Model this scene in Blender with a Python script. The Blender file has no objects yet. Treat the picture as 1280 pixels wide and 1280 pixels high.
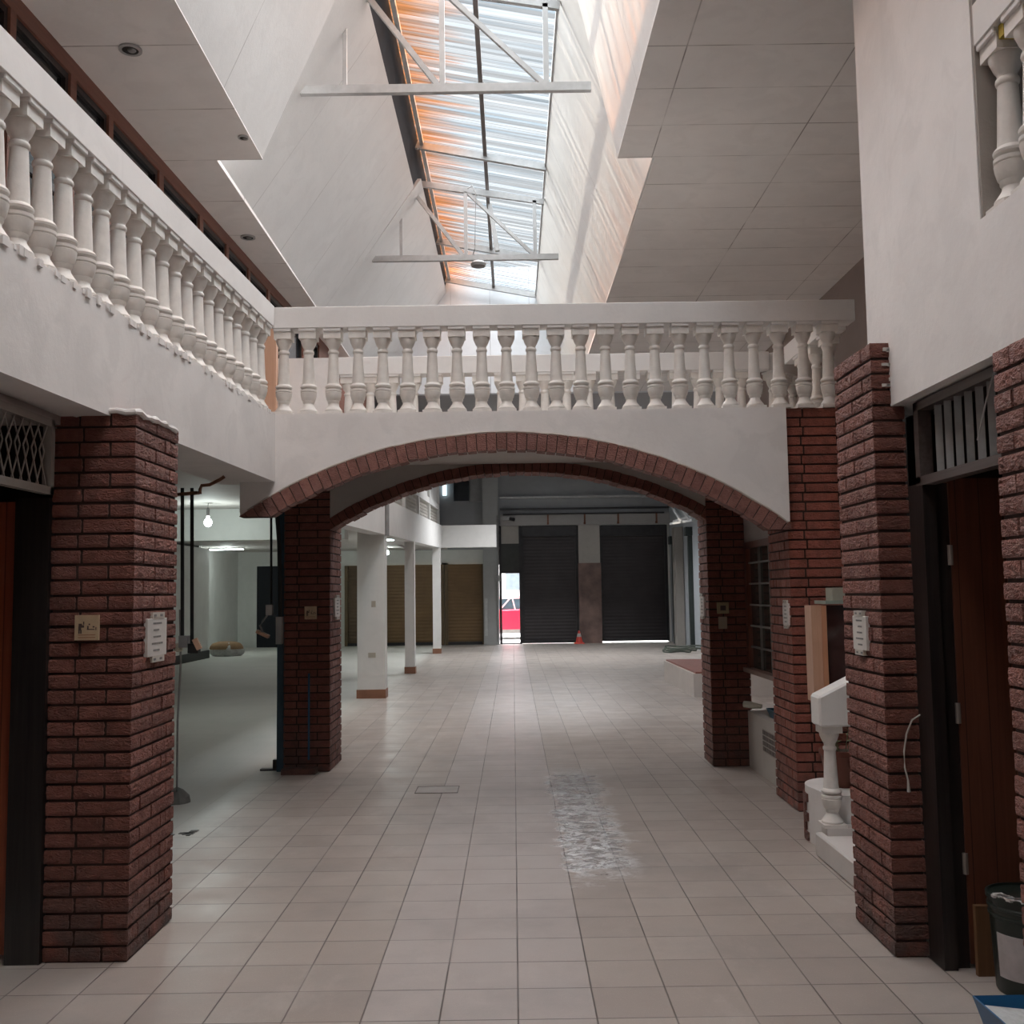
import bpy, math, random
from mathutils import Vector, Matrix
random.seed(7)
S = bpy.context.scene
COL = S.collection
PI = math.pi

# ------------------------------------------------------------------ camera
F = 1260.0; HC = 1.65; TH = math.atan(102 / 1260.0); RO = 0.014
_u = Vector((0, -math.sin(TH), math.cos(TH))); _f = Vector((0, math.cos(TH), math.sin(TH))); _r = Vector((1, 0, 0))
CR = _r * math.cos(RO) - _u * math.sin(RO); CU = _u * math.cos(RO) + _r * math.sin(RO); CC = Vector((0, 0, HC))
cd = bpy.data.cameras.new('camera'); cd.sensor_width = 36; cd.lens = 36 * F / 1280; cd.clip_end = 200; cd.clip_start = 0.05
cam = bpy.data.objects.new('camera', cd); COL.objects.link(cam)
M3 = Matrix((CR, CU, -_f)).transposed()
cam.matrix_world = Matrix.Translation(CC) @ M3.to_4x4()
S.camera = cam

def ray(x, y): return _f + CR * ((x - 640) / F) + CU * ((640 - y) / F)
def fl(x, y, z=0.0): d = ray(x, y); return CC + d * ((z - HC) / d.z)
def aty(x, y, Y): d = ray(x, y); return CC + d * (Y / d.y)
def atx(x, y, X): d = ray(x, y); return CC + d * (X / d.x)

# ------------------------------------------------------------------ world, sun, exposure
S.view_settings.view_transform = 'Standard'; S.view_settings.look = 'None'; S.view_settings.gamma = 1
S.view_settings.use_curve_mapping = False
S.view_settings.exposure = 1.32
w = bpy.data.worlds.new('sky'); S.world = w; w.use_nodes = True
bg = w.node_tree.nodes['Background']; bg.inputs[0].default_value = (0.86, 0.93, 1.0, 1); bg.inputs[1].default_value = 0.34
def sun(name, col, strength, angle, direction):
    l = bpy.data.lights.new(name, 'SUN'); l.color = col; l.energy = strength; l.angle = math.radians(angle)
    o = bpy.data.objects.new(name, l); COL.objects.link(o)
    o.rotation_euler = Vector(direction).to_track_quat('-Z', 'Y').to_euler(); o.location = (0, 8, 14)
    return o
sun('overcast_sun', (0.97, 0.98, 1.0), 13.0, 120, (0.0, -0.12, -1))
sun('low_sun', (1.0, 0.88, 0.72), 1.9, 0.9, (0.715, 0.0, -0.70))
S.cycles.max_bounces = 10; S.cycles.diffuse_bounces = 8; S.cycles.transparent_max_bounces = 12
S.cycles.sample_clamp_indirect = 6.0; S.cycles.caustics_reflective = False; S.cycles.caustics_refractive = False

# ------------------------------------------------------------------ material helpers
class NT:
    def __init__(s, name):
        s.m = bpy.data.materials.new(name); s.m.use_nodes = True; s.t = s.m.node_tree; s.n = s.t.nodes; s.l = s.t.links
        s.b = s.n['Principled BSDF']; s.out = s.n['Material Output']
    def add(s, typ, **kw):
        n = s.n.new(typ)
        for k, v in kw.items(): setattr(n, k, v)
        return n
    def set(s, sock, v):
        if hasattr(v, 'is_output') or isinstance(v, bpy.types.NodeSocket): s.l.new(v, sock)
        else: sock.default_value = v
    def math(s, op, a, b=0.0, c=None, clamp=False):
        n = s.add('ShaderNodeMath', operation=op, use_clamp=clamp); s.set(n.inputs[0], a); s.set(n.inputs[1], b)
        if c is not None: s.set(n.inputs[2], c)
        return n.outputs[0]
    def noise(s, vec, scale, detail=4, rough=0.55, dist=0.0):
        n = s.add('ShaderNodeTexNoise'); s.set(n.inputs['Vector'], vec); n.inputs['Scale'].default_value = scale
        n.inputs['Detail'].default_value = detail; n.inputs['Roughness'].default_value = rough; n.inputs['Distortion'].default_value = dist
        return n.outputs['Fac']
    def ramp(s, v, lo, hi, a=0.0, b=1.0):
        n = s.add('ShaderNodeMapRange'); s.set(n.inputs[0], v)
        for i, q in enumerate((lo, hi, a, b)): n.inputs[i + 1].default_value = q
        n.clamp = True
        return n.outputs[0]
    def mix(s, f, a, b, mode='MIX'):
        n = s.add('ShaderNodeMix', data_type='RGBA', blend_type=mode); s.set(n.inputs[0], f)
        s.set(n.inputs[6], a if not isinstance(a, tuple) else (*a, 1)); s.set(n.inputs[7], b if not isinstance(b, tuple) else (*b, 1))
        return n.outputs[2]
    def pos(s): return s.add('ShaderNodeNewGeometry').outputs['Position']
    def xyz(s, v):
        n = s.add('ShaderNodeSeparateXYZ'); s.set(n.inputs[0], v); return n.outputs
    def scaled(s, v, sc):
        n = s.add('ShaderNodeMapping'); s.set(n.inputs[0], v); n.inputs['Scale'].default_value = sc; return n.outputs[0]
    def bump(s, h, strength=0.3, dist=0.01):
        n = s.add('ShaderNodeBump'); s.set(n.inputs['Height'], h); n.inputs['Strength'].default_value = strength
        n.inputs['Distance'].default_value = dist; s.l.new(n.outputs[0], s.b.inputs['Normal']); return n
    def color(s, c): s.set(s.b.inputs['Base Color'], c if not isinstance(c, tuple) else (*c, 1))
    def rough(s, r): s.set(s.b.inputs['Roughness'], r)

MATS = {}
def plain(name, c, rough=0.6, metal=0.0, var=0.12, scale=6, bump=0.0, bscale=60):
    if name in MATS: return MATS[name]
    t = NT(name); p = t.pos()
    f = t.ramp(t.noise(p, scale), 0.3, 0.7)
    t.color(t.mix(f, tuple(q * (1 - var) for q in c), tuple(min(1, q * (1 + var)) for q in c)))
    t.rough(rough); t.b.inputs['Metallic'].default_value = metal
    if bump: t.bump(t.noise(p, bscale, 3), bump, 0.004)
    MATS[name] = t.m; return t.m

def plaster(name, c, var=0.06, dirt=0.12, seam=None, rough=0.75, bump=0.25):
    # painted plaster / board; seam = (pitch_x, off_x, pitch_y, off_y, line colour)
    t = NT(name); p = t.pos()
    f = t.ramp(t.noise(p, 1.3, 6, 0.6), 0.3, 0.7)
    col = t.mix(f, tuple(q * (1 - var) for q in c), tuple(min(1, q * (1 + var * .6)) for q in c))
    pt_ = t.ramp(t.noise(p, 3.4, 5, 0.6, 0.8), 0.50, 0.60, 0, 0.5)
    col = t.mix(pt_, col, tuple(q * (1 - var * 1.3) for q in c))
    st = t.ramp(t.noise(t.scaled(p, (3, 3, 0.7)), 1.0, 8, 0.7), 0.60, 0.85, 0, dirt)
    col = t.mix(st, col, tuple(q * 0.55 for q in c))
    if seam:
        x, y, z = t.xyz(p)
        m = None
        for s_, (pt, of) in ((x, seam[0:2]), (y, seam[2:4])):
            if not pt: continue
            a = t.math('FRACT', t.math('DIVIDE', t.math('SUBTRACT', s_, of), pt))
            d = t.math('MULTIPLY', t.math('MINIMUM', a, t.math('SUBTRACT', 1.0, a)), pt)
            k = t.ramp(d, 0.002, 0.007, 1, 0)
            m = k if m is None else t.math('MAXIMUM', m, k)
        m = t.math('MULTIPLY', m, t.ramp(t.noise(p, 2.1, 3), 0.35, 0.62, 0.15, 0.95))
        col = t.mix(m, col, seam[4])
    t.color(col); t.rough(rough)
    t.bump(t.noise(p, 25, 6, 0.65), bump, 0.006)
    MATS[name] = t.m; return t.m

def brickmat(name, c1, c2, bump=0.8, dirt=(0.125, 0.055, 0.042)):
    t = NT(name); p = t.pos(); g = t.add('ShaderNodeNewGeometry')
    r = g.outputs['Random Per Island']
    col = t.mix(r, c1, c2)
    n1 = t.noise(p, 14, 6, 0.65)
    col = t.mix(t.ramp(n1, 0.42, 0.75, 0, 0.75), col, dirt)
    rg = t.noise(t.scaled(p, (26, 26, 62)), 1.0, 5, 0.62, 2.2)
    col = t.mix(t.ramp(rg, 0.5, 0.72, 0, 0.34 if bump > .6 else .12), col, (0.42, 0.19, 0.14))
    n2 = t.noise(p, 90, 3)
    col = t.mix(t.ramp(n2, 0.66, 0.8, 0, 0.35), col, (0.55, 0.42, 0.38))
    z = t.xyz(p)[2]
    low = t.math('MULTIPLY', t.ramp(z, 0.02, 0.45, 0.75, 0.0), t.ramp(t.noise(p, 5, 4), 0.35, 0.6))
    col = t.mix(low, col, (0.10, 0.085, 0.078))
    t.color(col); t.rough(t.ramp(n1, 0.3, 0.7, 0.42, 0.75))
    wv = t.noise(t.scaled(p, (20, 20, 46)), 1.0, 4, 0.6, 2.4)
    t.bump(wv, bump, 0.07)
    MATS[name] = t.m; return t.m

def woodmat(name, c1, c2, axis=2, rough=0.4, plank=None):
    t = NT(name); p = t.pos(); sc = [38, 38, 38]; sc[axis] = 1.6
    g = t.noise(t.scaled(p, tuple(sc)), 1.0, 5, 0.6, 0.6)
    col = t.mix(t.ramp(g, 0.3, 0.7), c1, c2)
    if plank:
        x = t.xyz(p)[0]
        a = t.math('FRACT', t.math('DIVIDE', x, plank)); d = t.math('MINIMUM', a, t.math('SUBTRACT', 1.0, a))
        col = t.mix(t.ramp(d, 0.0, 0.035, 1, 0), col, tuple(q * .25 for q in c1))
    t.color(col); t.rough(rough); t.bump(g, 0.15, 0.003)
    MATS[name] = t.m; return t.m

def emit(name, c, s):
    t = NT(name); t.b.inputs['Emission Color'].default_value = (*c, 1); t.b.inputs['Emission Strength'].default_value = s
    t.color(c); MATS[name] = t.m; return t.m

def floor_mat():
    t = NT('terrazzo_tiles'); p = t.pos(); x, y, z = t.xyz(p)
    P = 0.307
    u = t.math('DIVIDE', t.math('ADD', x, 0.003), P); v = t.math('DIVIDE', t.math('SUBTRACT', y, 4.37), P)
    def edge(a):
        fr = t.math('FRACT', a); return t.math('MULTIPLY', t.math('MINIMUM', fr, t.math('SUBTRACT', 1.0, fr)), P)
    j = t.math('MAXIMUM', t.math('MULTIPLY', t.ramp(edge(u), 0.0016, 0.0042, 1, 0), 1.0), t.ramp(edge(v), 0.0015, 0.0040, 1, 0))
    cx = t.add('ShaderNodeCombineXYZ'); t.l.new(t.math('FLOOR', u), cx.inputs[0]); t.l.new(t.math('FLOOR', v), cx.inputs[1])
    wn = t.add('ShaderNodeTexWhiteNoise'); t.l.new(cx.outputs[0], wn.inputs['Vector'])
    col = t.mix(wn.outputs['Value'], (0.36, 0.315, 0.285), (0.425, 0.38, 0.345))
    # lighter grey run of tiles down the middle, beige at the sides
    mid = t.math('MULTIPLY', t.math('GREATER_THAN', x, -0.617), t.math('LESS_THAN', x, 0.30))
    col = t.mix(t.math('MULTIPLY', mid, 0.6), col, (0.475, 0.44, 0.43))
    sp = t.noise(p, 170, 2, 0.5); col = t.mix(t.ramp(sp, 0.6, 0.75, 0, 0.35), col, (0.66, 0.60, 0.55))
    sp2 = t.noise(t.scaled(p, (1.03, 1.07, 1)), 120, 2, 0.5); col = t.mix(t.ramp(sp2, 0.62, 0.78, 0, 0.35), col, (0.25, 0.21, 0.19))
    st = t.noise(p, 0.9, 7, 0.65); col = t.mix(t.ramp(st, 0.48, 0.68, 0, 0.45), col, (0.25, 0.235, 0.23))
    dust = t.noise(t.scaled(p, (1.0, 0.5, 1)), 1.7, 6, 0.7); col = t.mix(t.ramp(dust, 0.55, 0.8, 0, 0.5), col, (0.60, 0.565, 0.53))
    dots = t.noise(p, 9, 5, 0.75); col = t.mix(t.ramp(dots, 0.72, 0.76, 0, 0.55), col, (0.15, 0.125, 0.11))
    left = t.ramp(x, -2.5, -2.1, 1, 0)
    col = t.mix(left, col, t.mix(t.ramp(st, .3, .7), (0.50, 0.50, 0.46), (0.57, 0.56, 0.52)))
    js = t.math('MULTIPLY', j, t.math('MULTIPLY', t.ramp(t.noise(p, 1.6, 3), 0.3, 0.58, 0.35, 0.9), t.math('SUBTRACT', 1.0, t.math('MULTIPLY', left, 0.85))))
    col = t.mix(js, col, (0.085, 0.075, 0.07))
    # wet patch; bluish sheen and white reflections painted into its colour
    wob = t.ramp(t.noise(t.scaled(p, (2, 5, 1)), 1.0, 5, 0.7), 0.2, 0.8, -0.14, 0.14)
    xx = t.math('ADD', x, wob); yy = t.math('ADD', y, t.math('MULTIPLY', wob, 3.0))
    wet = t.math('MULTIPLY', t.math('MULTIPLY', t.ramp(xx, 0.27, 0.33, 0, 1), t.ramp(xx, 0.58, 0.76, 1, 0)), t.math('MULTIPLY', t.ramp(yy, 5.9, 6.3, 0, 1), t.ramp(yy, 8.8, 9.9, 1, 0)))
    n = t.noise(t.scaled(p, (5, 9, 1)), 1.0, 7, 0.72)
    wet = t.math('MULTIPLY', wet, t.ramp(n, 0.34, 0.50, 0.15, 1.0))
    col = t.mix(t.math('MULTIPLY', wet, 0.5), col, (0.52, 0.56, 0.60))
    glint = t.math('MULTIPLY', wet, t.math('MULTIPLY', t.ramp(t.noise(t.scaled(p, (11, 13, 1)), 1.0, 6, 0.74, 0.8), 0.47, 0.52), t.ramp(y, 7.2, 9.0, 1.0, 0.35)))
    col = t.mix(glint, col, (0.93, 0.96, 0.98))
    t.color(col)
    base = t.ramp(t.noise(p, 3, 5), 0.3, 0.7, 0.30, 0.48)
    base = t.math('MAXIMUM', base, t.math('MULTIPLY', left, 0.62))
    t.rough(t.mix(wet, base, (0.14, 0.14, 0.14)))
    t.set(t.b.inputs['Specular IOR Level'], t.ramp(wet, 0, 1, 0.5, 1.0))
    hgt = t.math('ADD', t.math('MULTIPLY', js, -1.0), t.math('MULTIPLY', t.math('MULTIPLY', wet, t.noise(t.scaled(p, (1, .8, 1)), 14, 3)), 7.0))
    t.bump(hgt, 0.8, 0.004)
    return t.m

def sheet_mat():
    # translucent corrugated plastic, rust-stained towards one side
    t = NT('corrugated_plastic'); p = t.pos(); x, y, z = t.xyz(p)
    t.n.remove(t.b)
    st = t.noise(t.scaled(p, (0.5, 7.0, 1)), 1.0, 7, 0.68, 0.0)
    fine = t.noise(t.scaled(p, (0.35, 60, 1)), 1.0, 3, 0.6)
    k = t.math('SUBTRACT', t.math('ADD', st, t.math('MULTIPLY', fine, 0.45)), t.ramp(x, -1.2, 0.1, 0.40, 1.10))
    rust = t.ramp(k, -0.03, 0.32)
    blue = t.ramp(t.noise(t.scaled(p, (0.5, 16, 1)), 1.0, 5, 0.6), 0.5, 0.72)
    col = t.mix(blue, (0.93, 0.95, 0.95), (0.60, 0.72, 0.80))
    col = t.mix(t.ramp(t.noise(t.scaled(p, (0.2, 34, 0)), 1.0, 3, 0.6), 0.56, 0.68, 0, 0.55), col, (0.40, 0.47, 0.52))
    col = t.mix(rust, col, (0.92, 0.38, 0.15))
    col = t.mix(t.math('MULTIPLY', t.ramp(fine, 0.6, 0.75), t.ramp(rust, 0.2, 0.8)), col, (0.50, 0.15, 0.06))
    stripes = t.ramp(t.noise(t.scaled(p, (0.05, 9, 0)), 1.0, 4, 0.65), 0.44, 0.58, 0.30, 1.0)
    tr = t.add('ShaderNodeBsdfTransparent'); t.l.new(t.mix(1.0, col, stripes, 'MULTIPLY'), tr.inputs[0])
    tl = t.add('ShaderNodeBsdfTranslucent'); t.l.new(col, tl.inputs[0])
    mx = t.add('ShaderNodeMixShader')
    mx.inputs[0].default_value = 0.96; t.l.new(tl.outputs[0], mx.inputs[1]); t.l.new(tr.outputs[0], mx.inputs[2])
    t.l.new(mx.outputs[0], t.out.inputs[0])
    return t.m

def glassmat(name, c, rough=0.05, alpha=0.35):
    t = NT(name); t.n.remove(t.b)
    g = t.add('ShaderNodeBsdfGlossy'); g.inputs[0].default_value = (0.9, 0.93, 0.95, 1); g.inputs['Roughness'].default_value = rough
    tr = t.add('ShaderNodeBsdfTransparent'); tr.inputs[0].default_value = (*c, 1)
    f = t.add('ShaderNodeFresnel'); f.inputs[0].default_value = 1.6
    m = t.add('ShaderNodeMixShader'); t.l.new(f.outputs[0], m.inputs[0]); t.l.new(tr.outputs[0], m.inputs[1]); t.l.new(g.outputs[0], m.inputs[2])
    t.l.new(m.outputs[0], t.out.inputs[0]); MATS[name] = t.m; return t.m

WHITE = plaster('white_plaster', (0.74, 0.72, 0.705), dirt=0.28, var=.09)
WHITE2 = plaster('white_wall_plaster', (0.80, 0.785, 0.775), dirt=0.22, var=.08)
BALW = plain('baluster_white', (0.72, 0.695, 0.66), 0.6, var=0.07, scale=18, bump=0.3, bscale=70)
RAILW = plaster('rail_white', (0.74, 0.73, 0.72), dirt=0.15)
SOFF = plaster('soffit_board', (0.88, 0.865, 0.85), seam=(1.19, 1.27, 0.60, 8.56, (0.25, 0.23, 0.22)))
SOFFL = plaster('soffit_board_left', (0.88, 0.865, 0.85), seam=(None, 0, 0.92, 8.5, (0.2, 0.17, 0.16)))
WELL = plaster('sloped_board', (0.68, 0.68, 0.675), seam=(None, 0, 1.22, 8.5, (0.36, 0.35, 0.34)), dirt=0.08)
HALL = plaster('hall_wall', (0.62, 0.63, 0.60), dirt=0.25)
HALLC = plaster('hall_ceiling', (0.52, 0.49, 0.46))
GREYW = plaster('grey_wall', (0.30, 0.31, 0.32), dirt=0.4)
PINKW = plaster('pink_grey_wall', (0.40, 0.345, 0.33))
TERRA = woodmat('reddish_wood', (0.17, 0.07, 0.048), (0.24, 0.10, 0.065), axis=1, rough=0.5)
PEACH = woodmat('peach_wood', (0.55, 0.33, 0.22), (0.62, 0.38, 0.27), axis=2)
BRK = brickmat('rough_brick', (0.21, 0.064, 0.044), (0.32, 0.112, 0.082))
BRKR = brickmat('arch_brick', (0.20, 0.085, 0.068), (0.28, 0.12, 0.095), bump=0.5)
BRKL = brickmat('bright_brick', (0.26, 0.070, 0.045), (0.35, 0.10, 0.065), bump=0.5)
MORT = plain('dark_mortar', (0.055, 0.03, 0.025), 0.9, bump=0.5)
STEELW = plain('white_steel', (0.42, 0.425, 0.425), 0.45, var=0.1, scale=12)
STEELG = plain('grey_steel', (0.30, 0.30, 0.30), 0.5, metal=0.3)
STEELB = plain('black_steel', (0.025, 0.024, 0.026), 0.5, var=0.3)
NAVY = plain('navy_steel', (0.022, 0.055, 0.085), 0.45, var=0.3)
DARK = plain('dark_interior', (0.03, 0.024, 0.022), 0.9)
BLACKJ = woodmat('black_jamb', (0.012, 0.010, 0.010), (0.035, 0.028, 0.026), rough=0.35)
DOORR = woodmat('red_door_wood', (0.31, 0.075, 0.038), (0.42, 0.11, 0.055), rough=0.4, plank=0.115)
DOORD = woodmat('dark_door_wood', (0.095, 0.036, 0.022), (0.16, 0.060, 0.035), rough=0.4, plank=0.105)
GLASS = glassmat('dark_glass', (0.25, 0.3, 0.32))
GLASSD = plain('reflective_glass', (0.02, 0.024, 0.028), 0.06, var=0.1)
RUST = plain('rusty_metal', (0.17, 0.07, 0.04), 0.8, var=0.4, scale=30)
BLACK = plain('black_rubber', (0.018, 0.018, 0.018), 0.6)
GATE = plain('dark_shutter_steel', (0.034, 0.029, 0.031), 0.55, var=0.15, scale=2)
GOLD = plain('golden_shutter_steel', (0.17, 0.10, 0.042), 0.55, var=0.12, scale=2)
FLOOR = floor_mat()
SHEET = sheet_mat()

# ------------------------------------------------------------------ geometry helpers
class MB:
    def __init__(s): s.v = []; s.f = []; s.m = []
    def add(s, vs, fs, mi=0):
        o = len(s.v); s.v += [tuple(p) for p in vs]; s.f += [tuple(i + o for i in q) for q in fs]; s.m += [mi] * len(fs); return s
    def box(s, x0, x1, y0, y1, z0, z1, mi=0):
        v = [(x, y, z) for z in (z0, z1) for y in (y0, y1) for x in (x0, x1)]
        return s.add(v, [(0, 2, 3, 1), (4, 5, 7, 6), (0, 1, 5, 4), (2, 6, 7, 3), (0, 4, 6, 2), (1, 3, 7, 5)], mi)
    def bar(s, a, b, wd, h, mi=0, up=(0, 0, 1)):
        a = Vector(a); b = Vector(b); d = (b - a).normalized(); sd = d.cross(Vector(up))
        if sd.length < 1e-4: sd = d.cross(Vector((0, 1, 0)))
        sd.normalize(); u = sd.cross(d)
        v = [p + sd * sx * wd / 2 + u * sz * h / 2 for p in (a, b) for sx, sz in ((-1, -1), (1, -1), (1, 1), (-1, 1))]
        return s.add(v, [(0, 1, 2, 3), (7, 6, 5, 4), (0, 4, 5, 1), (1, 5, 6, 2), (2, 6, 7, 3), (3, 7, 4, 0)], mi)
    def tube(s, pts, r, n=8, mi=0, cap=True):
        pts = [Vector(p) for p in pts]; rs = r if isinstance(r, (list, tuple)) else [r] * len(pts)
        o = len(s.v); ref = None
        for i, p in enumerate(pts):
            d = (pts[min(i + 1, len(pts) - 1)] - pts[max(i - 1, 0)]).normalized()
            if ref is None: ref = Vector((0, 0, 1)) if abs(d.z) < 0.9 else Vector((1, 0, 0))
            a = d.cross(ref).normalized(); b = d.cross(a); ref = b.cross(d) * -1 if b.cross(d).length < 1e-6 else ref
            for k in range(n): s.v.append(tuple(p + (a * math.cos(2 * PI * k / n) + b * math.sin(2 * PI * k / n)) * rs[i]))
        for i in range(len(pts) - 1):
            for k in range(n):
                k2 = (k + 1) % n; s.f.append((o + i * n + k, o + i * n + k2, o + (i + 1) * n + k2, o + (i + 1) * n + k)); s.m.append(mi)
        if cap:
            s.f.append(tuple(o + k for k in range(n - 1, -1, -1))); s.f.append(tuple(o + (len(pts) - 1) * n + k for k in range(n))); s.m += [mi, mi]
        return s
    def lathe(s, prof, c=(0, 0, 0), n=20, mi=0, flute=None):
        o = len(s.v)
        for r, z in prof:
            for k in range(n):
                q = r * (0.90 if flute and flute[0] <= z <= flute[1] and k % 2 else 1.0); a = 2 * PI * k / n
                s.v.append((c[0] + q * math.cos(a), c[1] + q * math.sin(a), c[2] + z))
        for i in range(len(prof) - 1):
            for k in range(n):
                k2 = (k + 1) % n; s.f.append((o + i * n + k, o + i * n + k2, o + (i + 1) * n + k2, o + (i + 1) * n + k)); s.m.append(mi)
        s.f.append(tuple(o + k for k in range(n - 1, -1, -1))); s.f.append(tuple(o + (len(prof) - 1) * n + k for k in range(n))); s.m += [mi, mi]
        return s
    def prism(s, poly, a, b, plane='xz', mi=0):   # polygon extruded along the third axis from a to b
        def P(p, t): return {'xz': (p[0], t, p[1]), 'yz': (t, p[0], p[1]), 'xy': (p[0], p[1], t)}[plane]
        n = len(poly); v = [P(p, a) for p in poly] + [P(p, b) for p in poly]
        return s.add(v, [tuple(range(n - 1, -1, -1)), tuple(range(n, 2 * n))] + [(i, (i + 1) % n, n + (i + 1) % n, n + i) for i in range(n)], mi)
    def build(s, name, mat, parent=None, label=None, cat=None, group=None, kind=None, smooth=False, loc=None, bevel=0.0):
        me = bpy.data.meshes.new(name)
        if parent is None and kind is None and loc is None:
            xs, ys, zs = zip(*s.v); loc = ((min(xs) + max(xs)) / 2, (min(ys) + max(ys)) / 2, min(zs))
        off = Vector(loc or (0, 0, 0)); q = parent; base = Vector((0, 0, 0))
        while q: base += q.location; q = q.parent
        me.from_pydata([tuple(Vector(p) - off - base) for p in s.v], [], s.f)
        for mm in (mat if isinstance(mat, (list, tuple)) else [mat]): me.materials.append(mm)
        me.polygons.foreach_set('material_index', s.m)
        me.validate(); me.update()
        import bmesh
        bm = bmesh.new(); bm.from_mesh(me); bmesh.ops.recalc_face_normals(bm, faces=bm.faces); bm.to_mesh(me); bm.free()
        if smooth:
            me.polygons.foreach_set('use_smooth', [True] * len(me.polygons)); me.set_sharp_from_angle(angle=math.radians(40))
        o = bpy.data.objects.new(name, me); COL.objects.link(o); o.location = off
        if parent: o.parent = parent
        if bevel:
            b = o.modifiers.new('bevel', 'BEVEL'); b.width = bevel; b.segments = 1; b.limit_method = 'ANGLE'
        tag(o, label, cat, group, kind); return o

def tag(o, label=None, cat=None, group=None, kind=None):
    if label: o['label'] = label
    if cat: o['category'] = cat
    if group: o['group'] = group
    if kind: o['kind'] = kind
    return o
def thing(name, label, cat, loc=(0, 0, 0), group=None, kind=None):
    o = bpy.data.objects.new(name, None); COL.objects.link(o); o.location = loc; o.empty_display_size = 0.1
    return tag(o, label, cat, group, kind)
def struct(name, mb, mat, **k): return mb.build(name, mat, kind='structure', **k)
def V(*a): return Vector(a)

# ------------------------------------------------------------------ setting: shell
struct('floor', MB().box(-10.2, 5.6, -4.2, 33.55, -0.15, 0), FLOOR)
# gallery on the left: leaning slightly, as measured
def gx(y): return -1.946 + 0.0391 * (y - 3.72)       # face of the left gallery beam
def ux(y): return -3.073 + 0.0317 * (y - 6.11)       # upper wall behind the gallery
m = MB()
yA, yB = -4.0, 7.75
m.add([(gx(yA), yA, 2.52), (gx(yB), yB, 2.52), (gx(yB), yB, 3.04), (gx(yA), yA, 3.04), (gx(yA) - .45, yA, 2.52), (gx(yB) - .45, yB, 2.52), (gx(yB) - .45, yB, 3.04), (gx(yA) - .45, yA, 3.04)],
      [(0, 1, 2, 3), (4, 7, 6, 5), (0, 4, 5, 1), (3, 2, 6, 7), (0, 3, 7, 4), (1, 5, 6, 2)])
struct('trim_gallery_beam', m, WHITE)
struct('ceiling_left_hall', MB().add([(-10, -4, 2.92), (-2.2, -4, 2.92), (-2.2, 9.6, 2.92), (-10, 9.6, 2.92), (-10, -4, 3.03), (-2.2, -4, 3.03), (-2.2, 9.6, 3.03), (-10, 9.6, 3.03)],
      [(0, 3, 2, 1), (4, 5, 6, 7), (0, 1, 5, 4), (2, 3, 7, 6), (1, 2, 6, 5), (0, 4, 7, 3)]), HALLC)
m = MB().prism([(9.6, 2.92), (33.5, 3.14), (33.5, 3.30), (9.6, 3.06)], -10, -2.15, 'yz')
struct('ceiling_left_hall_far', m, HALLC)
struct('trim_hall_beam', MB().box(-8.45, -2.5, 15.0, 15.35, 2.50, 2.98), HALL)
# left hall walls
struct('wall_left', MB().box(-8.65, -8.42, 5.35, 28.0, 0, 3.0), HALL)
struct('wall_left_alcove', MB().box(-9.3, -9.1, 28.0, 33.5, 0, 3.2).box(-9.9, -8.65, 27.8, 28.0, 0, 3.2), HALL)
struct('baseboard_left', MB().box(-8.42, -8.39, 5.5, 28.0, 0, 0.22), plain('black_base', (0.02, 0.02, 0.02), 0.5))
struct('wall_hall_near', MB().box(-8.65, -2.2, 5.25, 5.34, 0, 2.92), HALL)
# front room on the left behind the wooden door
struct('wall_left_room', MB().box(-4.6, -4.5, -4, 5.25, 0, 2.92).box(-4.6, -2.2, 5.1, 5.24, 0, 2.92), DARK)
struct('wall_left_near', MB().box(-2.45, -2.13, -4, 3.0, 0, 2.55), PINKW)
# upper left wall: reddish wood with a row of windows
wins = [(2.0, 2.95), (3.05, 4.0), (4.08, 5.02), (5.1, 6.0), (6.07, 6.8), (6.89, 7.42), (7.5, 8.43), (8.53, 9.45), (9.55, 10.27), (10.35, 11.05), (11.12, 11.85), (11.95, 12.65), (12.75, 13.6), (13.7, 14.6)]
m = MB()
def slab(m, y0, y1, z0, z1, t0=0.0, t1=0.12, mi=0):
    m.add([(ux(y0) - t0, y0, z0), (ux(y1) - t0, y1, z0), (ux(y1) - t0, y1, z1), (ux(y0) - t0, y0, z1),
           (ux(y0) - t1, y0, z0), (ux(y1) - t1, y1, z0), (ux(y1) - t1, y1, z1), (ux(y0) - t1, y0, z1)],
          [(0, 1, 2, 3), (4, 7, 6, 5), (0, 4, 5, 1), (3, 2, 6, 7), (0, 3, 7, 4), (1, 5, 6, 2)], mi)
slab(m, -4, 18.9, 5.33, 5.5); slab(m, -4, 18.9, 3.0, 3.5)
prev = -4.0
for a, b in wins + [(18.9, 18.9)]:
    slab(m, prev, a, 3.5, 5.33); prev = b
struct('wall_left_upper', m, TERRA)
for i, (a, b) in enumerate(wins):
    r = thing('window_%d' % (i + 1), None, None, (0, 0, 0), kind='structure')
    m = MB(); slab(m, a, b, 3.5, 3.56, .02, .08); slab(m, a, b, 5.28, 5.33, .02, .08); slab(m, a, a + .04, 3.56, 5.28, .02, .08); slab(m, b - .04, b, 3.56, 5.28, .02, .08)
    slab(m, a + .04, b - .04, 4.42, 4.47, .03, .08)
    m.build('window_frame', BLACKJ, r)
    m = MB(); slab(m, a + .04, b - .04, 3.56, 5.28, .05, .06); m.build('pane', GLASSD, r)
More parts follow.
